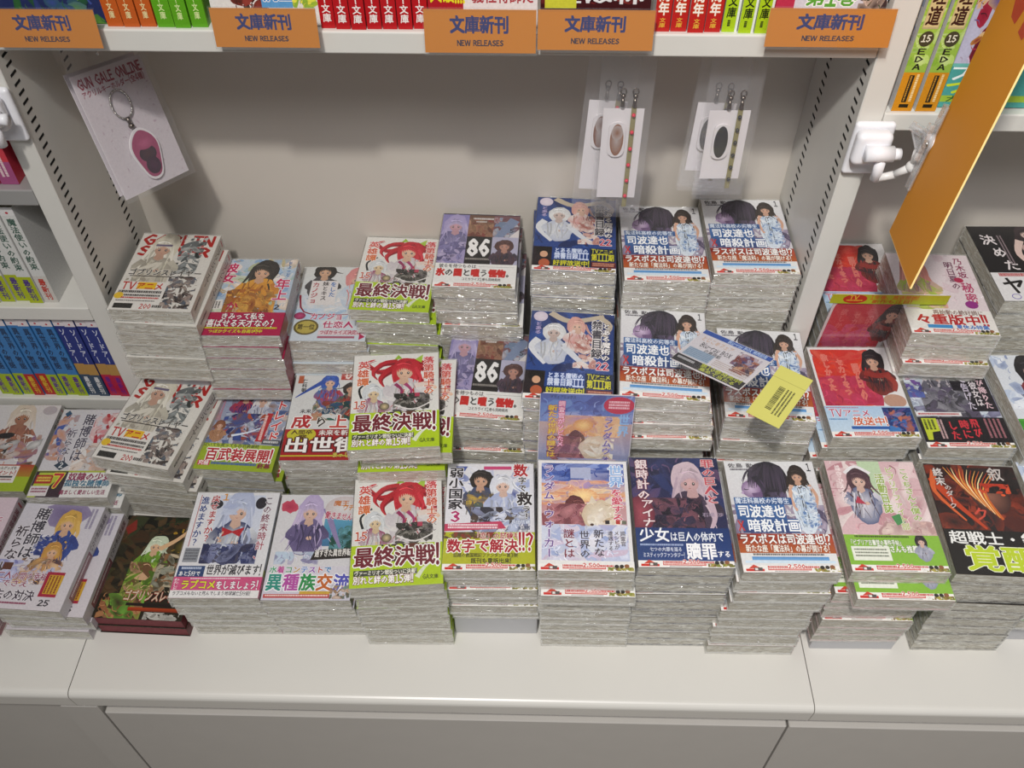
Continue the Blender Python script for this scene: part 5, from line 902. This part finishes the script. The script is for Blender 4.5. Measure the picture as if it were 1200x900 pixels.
def strap_pack(x, y, ztop, wc, hc, label, bead, hair, body, roll=0, strap='cloth'):
    t = tag(empty('strap_pack', (x, y, ztop), (math.pi/2, roll, 0)), label, 'package', 'bagged beaded straps hanging under the top shelf')
    h0 = -.078
    MB().box((-wc/2, h0-hc, -.0006), (wc/2, h0, 0)).build('backing_card', M['card'], t)
    MB().box((-wc/2-.006, h0-hc-.024, .006), (wc/2+.007, -.006, .0061)).build('clear_bag', M['bag'], t)
    MB().box((-wc/2-.006, h0-hc-.024, -.0023), (wc/2+.007, -.006, -.0022)).build('clear_bag', M['bag'], t)
    MB().box((wc*.18, h0-hc-.012, .001), (wc*.30, h0+.004, .0018)).build('ribbon', M[strap], t)
    for k in range(6): MB().sph((wc*.24, h0-.006-k*(hc+.002)/5.6, .0035), .0023).build('bead', M[bead], t, True)
    mb = MB()
    for dx, dz in ((0, 0), (-.013, .002)):
        mb.cyl((wc*.24+dx, h0+.004, .002), (wc*.24+dx, h0+.013, .002), .0026, .0016).sph((wc*.24+dx, h0+.016, .002), .003).tube([(wc*.24+dx+.003*math.cos(a), h0+.021+.004*math.sin(a), .002) for a in [k*math.pi/5 for k in range(10)]], .0008, 5, True)
    mb.build('clasp', M['dark_metal'], t, True)
    # plain acrylic charm without a figure: pale outline, coloured rounded blocks
    o = rrect(.018, .044, .008, 4, -wc*.12, h0-.037); c = MB().prism(o, .0012, .0030).build('acrylic_charm', M['card'], t)
    B = Art(6); W = 100; X = 50-wc*120; Y0 = 50+(-h0+.037)*1000
    B.ell(X, Y0, 7.4, 20, body, hair, n=24); B.ell(X, Y0-9, 6.4, 9, hair, body)
    art_panel('charm_print', B, 100, 100, c, .0002, .0032)
    MB().cyl((0, -.012, -.004), (0, -.012, .010), .0012).build('hook_pin', M['chrome'], t)
strap_pack(.2000, .876, .6160, .044, .116, 'bagged strap with red beads hanging above the navy stack', 'red', '8c5a3c', 'B0a4a0')
strap_pack(.1880, .890, .6165, .042, .116, 'rear bagged strap behind the red-beaded one, mostly hidden', 'red', '7c4a34', 'B0a4a0', .05)
strap_pack(.3120, .874, .6160, .044, .087, 'bagged strap with black beads hanging left of the right upright', 'black', '16151a', '1c1b22', -.02)
strap_pack(.3040, .888, .6165, .042, .087, 'rear bagged strap behind the black-beaded one, mostly hidden', 'black', '16151a', '1c1b22', .03)

# ------------------------------------------------------------------ display cards and clips
def rcard(name, m, Wd, Hd, r, A, label, cat, group=None, thick=.0012):
    t = tag(empty(name), label, cat, group); t.matrix_world = m
    MB().prism(rrect(Wd, Hd, r), -thick, 0).build('plastic_plate', M['card'], t); W, H = Wd*1000, Hd*1000
    e = .6; A.v = [(min(max(x, e), W-e), min(max(y, e), H-e), l) for x, y, l in A.v]
    art_panel('printed_face', A, W, H, t, .0003, .00005)
    MB().prism(rrect(Wd+.003, Hd+.003, r), .0006, .0010).build('clear_cover', M['acrylic'], t)
    return t
A = Art(2); A.rect(0, 0, 110, 40, '4c5ca0', '7c8cc4'); A.dabs(0, 0, 110, 40, 30, ['5c70b4', '6c88c0', '4c5494', '8c98c8'], 5, 14, 3); A.rect(0, 40, 110, 60, 'B89a94', '7c8cb8'); A.dabs(20, 30, 96, 60, 30, ['D8a06a', 'E0B88c', 'C87c5a', 'B88ca0'], 4, 11, 3); A.ell(52, 44, 12, 9, 'F0C87c', 'D08c50')
A.figure(48, 62, 11, '5a3034', 'DEB49c', '8c4c5c', -.8, .8); A.dabs(10, 60, 50, 96, 36, ['7c4450', 'A86870', '5c3440'], 3, 9); A.ell(68, 76, 19, 17, 'E0D0BC', 'CBB49c', -20, wob=.08); A.dabs(54, 62, 90, 100, 20, ['E6dece', 'D2c2a8', 'C0a88c'], 2, 7); A.dabs(0, 92, 110, 120, 24, ['8c98c8', 'B0a8c8', 'C8a8b0', '6c7cb4'], 5, 14)
A.text('新たな世界の謎とは', 10, 16, 11, 76, 'E0C038', 'A82c50', .06, vert=True, b=.05); A.text('調査官がソビたメ', 22, 10, 8, 66, 'F0C8D8', 'C8306c', .1, vert=True, b=.03); A.text('世界', 92, 26, 14, 32, '8cb8e4', vert=True, b=.04); A.text('ランダムウォー', 76, 30, 11, 78, '5c4490', 'C8C0E4', .04, vert=True, b=.03); A.ell(92, 14, 18, 12, 'C02c4c'); A.lines(80, 8, 24, 12, 3, 'F0C0C8', .7); A.text('メディアミックス', 12, 2, 30, 5, '26305c')
t = 1.30; Hc = .115
P_top = Vector((.1705, .6925, .281)); Yv = Vector((0, math.cos(t), math.sin(t))); Xv = Vector((1, -.02, -.01)).normalized(); Zv = Xv.cross(Yv).normalized(); Yv = Zv.cross(Xv); m = Matrix((Xv, Yv, Zv)).transposed().to_4x4(); m.translation = P_top-Yv*Hc/2
rcard('display_card', m, .110, Hc, .006, A, 'glossy sunset display card standing between the sunset and navy stacks', 'sign')
A = Art(2); A.rect(0, 0, 107, 112, 'D4CFCE'); A.poly(rrect(78, 106, 16, 6, 42, 56), 'B82834'); A.clip = (3, 50, 80, 110); A.dabs(3, 50, 80, 110, 30, ['B83c60', 'B02c4c', 'C04c70'], 6, 14); A.clip = None; A.figure(80, 28, 17, '231f22', 'D8AC94', '26222a', .3, 1.0, '322c30', '7a2a26'); A.stroke([(68, 52), (84, 58), (98, 54)], 9, 6, '8c2c28')
for k in range(3): A.text(('欲しかった', 'セカイをつ', '明日の')[k], 14+k*18, 20+k*6, 9, 64, 'C85c5c', vert=True)
m, Wd, Hd = frame_of((.455, .787, .348), (.563, .790, .345), (.452, .816, .242))
m, Wd, Hd = frame_of((.4800, .8400, .3020), (.5900, .8420, .3000), (.4760, .8500, .1900))
t = rcard('display_card', m, .108, .112, .004, A, 'red display card with a yellow header standing in the right bay', 'sign')
B = Art(1); B.rect(0, 0, 146, 17, 'B0A41c', 'A8B428'); B.ell(30, 8.5, 15, 8, 'B8301c'); B.text('TV', 22, 2, 12, 7, 'E0B838', b=.04); B.lines(20, 10, 20, 3, 1, 'E0B838'); B.text('1年後、放送開始!', 48, 1, 60, 8, 'C85c20', b=.03); B.text('新作も注目!', 52, 9, 50, 7, 'B84c18', b=.03)
hdr = MB().prism(rrect(.146, .017, .008, 5, .012, .056), .0012, .0020).build('header_strip', M['card'], t)
me = colmesh('header_print', [artp(B, lambda u, v, l: ((u-73)/1000+.012, .0645-v/1000, .0021+l), .0002)]); link('header_print', me, hdr)
# coupon card lying on a clear clip stand, with the yellow slip beside it
A = Art(8); A.rect(0, 0, 91, 67, 'D4D0D6'); A.rect(0, 0, 91, 8, '2450a4'); A.text('Blu-ray BOX 発売記念', 34, 1, 50, 6, 'B8D0F0', b=.03); A.text('とじこめフェア', 6, 11, 42, 9, 'C8a890', b=.03); A.text('Blu-ray BOX', 12, 22, 40, 8, '3c3c44', b=.02); A.text('応募用紙', 22, 31, 22, 7, '3c3c44', b=.02); A.rect(4, 36, 34, 16, '9cb0c4'); A.lines(5, 37, 32, 14, 5, '6c84a0', .6)
A.dabs(56, 12, 84, 36, 40, ['34407c', '7c3c34', '24284c', 'A86c50', 'B8B0C0'], 2, 6); A.dabs(62, 30, 86, 46, 20, ['8c3c30', '4c3c50', 'B88c6c'], 2, 5); A.lines(42, 40, 44, 12, 4, 'B8A8A0', .5); A.rect(0, 54, 91, 13, '1c1c20'); A.lines(4, 57, 22, 4, 1, 'B0B0B4', .9); A.text('第10巻発売中!', 34, 53, 52, 7, 'B0B830', b=.04); A.text('集めて当たる', 36, 60, 46, 6, 'B0B830', b=.04)
m, Wd, Hd = frame_of((.307, .757, .325), (.372, .696, .341), (.261, .707, .327))
card = rcard('coupon_card', m, Wd, Hd, .004, A, 'blue-headed coupon card tilted above the middle-row stack on a clear stand', 'card')
m2, Wd, Hd = frame_of((.379, .691, .336), (.4095, .6675, .3375), (.3270, .6375, .3245))
t = tag(empty('price_slip'), 'pale yellow barcode slip hanging at the coupon card\'s right edge', 'label'); t.matrix_world = m2
MB().box((-Wd/2, -Hd/2, -.0004), (Wd/2, Hd/2, 0)).build('slip', mat('yellow_paper', 'C2BE64', .6), t)
A = Art(5); W, H = Wd*1000, Hd*1000; A.rect(0, H*.22, W, .5, '9c9850')
r_ = random.Random(3); u = H*.34
while u < H*.80:
    q = r_.choice((.4, .6, 1.0)); A.rect(W*.34, u, W*.18, q, '2c2c24'); u += q+r_.choice((.5, .8))
A.lines(W*.58, H*.34, W*.28, H*.50, 3, '4c4c34', .5, vert=True); art_panel('slip_print', A, W, H, t, .0001, .00005)
t = tag(empty('clip_stand', (.328, .676, 0)), 'clear plastic clip stand holding up the coupon card', 'stand')
MB().box((-.010, -.010, .300), (.010, .006, .3205), .002).box((-.007, -.014, .312), (.008, -.011, .334), .001).sph((-.004, -.013, .296), .007, (1, .4, 1)).build('jaw', M['acrylic'], t)
MB().cyl((0, 0, .002), (0, 0, .302), .0018).build('stem', M['acrylic'], t); MB().box((-.009, -.006, .0004), (.009, .006, .003), .001).build('foot', M['acrylic'], t)

# white swivel clip on the right upright with clear grip and the orange hanging board
def swivel(x, zc, label, full=True):
    t = tag(empty('swivel_clip', (x, YF, zc)), label, 'clip', 'white swivel sign clips on the uprights')
    MB().box((-.021, -.009, -.031), (.021, -.0003, .031), .0042, 6).build('base_plate', M['plastic'], t)
    MB().box((-.021, -.026, -.010), (.016, -.0092, .028), .007, 6).build('housing', M['plastic'], t)
    MB().cyl((-.012, -.031, .010), (.016, -.031, .010), .0085, n=24).cyl((.016, -.031, .010), (.0235, -.031, .010), .006, n=20).build('barrel', M['plastic'], t, True)
    MB().cyl((.006, -.031, .006), (.006, -.033, -.020), .0055, n=18).build('lug', M['plastic'], t, True)
    if full:
        MB().tube([(.006, -.033, -.019), (.022, -.038, -.010), (.034, -.044, .004)], .0042, 10).tube([(.034, -.044, .004), (.032, -.046, .024), (.040, -.048, .032)], .0034, 10).build('arm', M['frost'], t, True)
        MB().sph((.034, -.044, .004), .0065, n=14).build('pivot_knob', M['frost'], t, True)
        MB().cyl((.036, -.052, .036), (.043, -.050, .036), .0095, n=24).build('joint_disc', M['plastic'], t, True)
        MB().cyl((.033, -.0525, .036), (.0362, -.052, .036), .0042, n=18).build('joint_screw', M['chrome'], t, True)
    return t
t = swivel(.4560, .520, 'white swivel clip with clear grip on the right upright, holding the orange board')
swivel(-.4560, .549, 'white swivel clip at the left frame edge on the left upright', False)
P0 = Vector((.4757, .76, .4684)); P1 = Vector((.4378, .6083, .5246)); dr = Vector((.2264, .28836, .93037)).normalized(); e1 = (P1-P0); Wb = e1.length; e1.normalize(); e1 = (e1-dr*e1.dot(dr)).normalized(); nb = e1.cross(dr).normalized()
Lb = .42; m = Matrix((e1, dr, nb)).transposed().to_4x4(); m.translation = P0
bd = tag(empty('hanging_board'), 'large orange board hanging slanted from the clip on the right upright', 'sign'); bd.matrix_world = m
MB().box((0, 0, -.0007), (Wb, Lb, .0007)).build('board', M['orange'], bd)
MB().box((Wb, 0, -.0008), (Wb+.0004, Lb, .0008)).box((0, -.0004, -.0008), (Wb, 0, .0008)).build('board_edge', M['orange_edge'], bd)
sg = 1 if nb.x < 0 else -1
A = Art(3); A.poly([(51.9, 234.7), (88.7, 251.1), (99.6, 242.0), (86.7, 217.7), (64.8, 221.8)], 'C02c18'); A.poly([(111.5, 236.3), (107.8, 213.8), (129.1, 209.6), (152.2, 233.6)], 'C02c18')
me = colmesh('board_lettering', [artp(A, lambda u, v, l: (u/1000, v/1000, sg*(.00075+l)), .0001)]); link('board_lettering', me, bd)
MB().box((-.008, .046, sg*.0015), (.010, .132, sg*.0045), .001).box((-.008, .046, -sg*.0045), (.010, .132, -sg*.0015), .001).box((-.0095, .046, -.0045), (-.006, .132, .0045)).build('clear_grip', M['clear_block'], bd)
MB().tube([(-.004, .100, sg*.0055), (-.010, .104, sg*.024)], .005, 12).box((-.007, .075, sg*.0046), (.006, .112, sg*.0105), .001).tube([(-.006, .085, sg*.008), (-.018, .098, sg*.016)], .004, 10).build('grip_joint', M['clear_block'], bd)
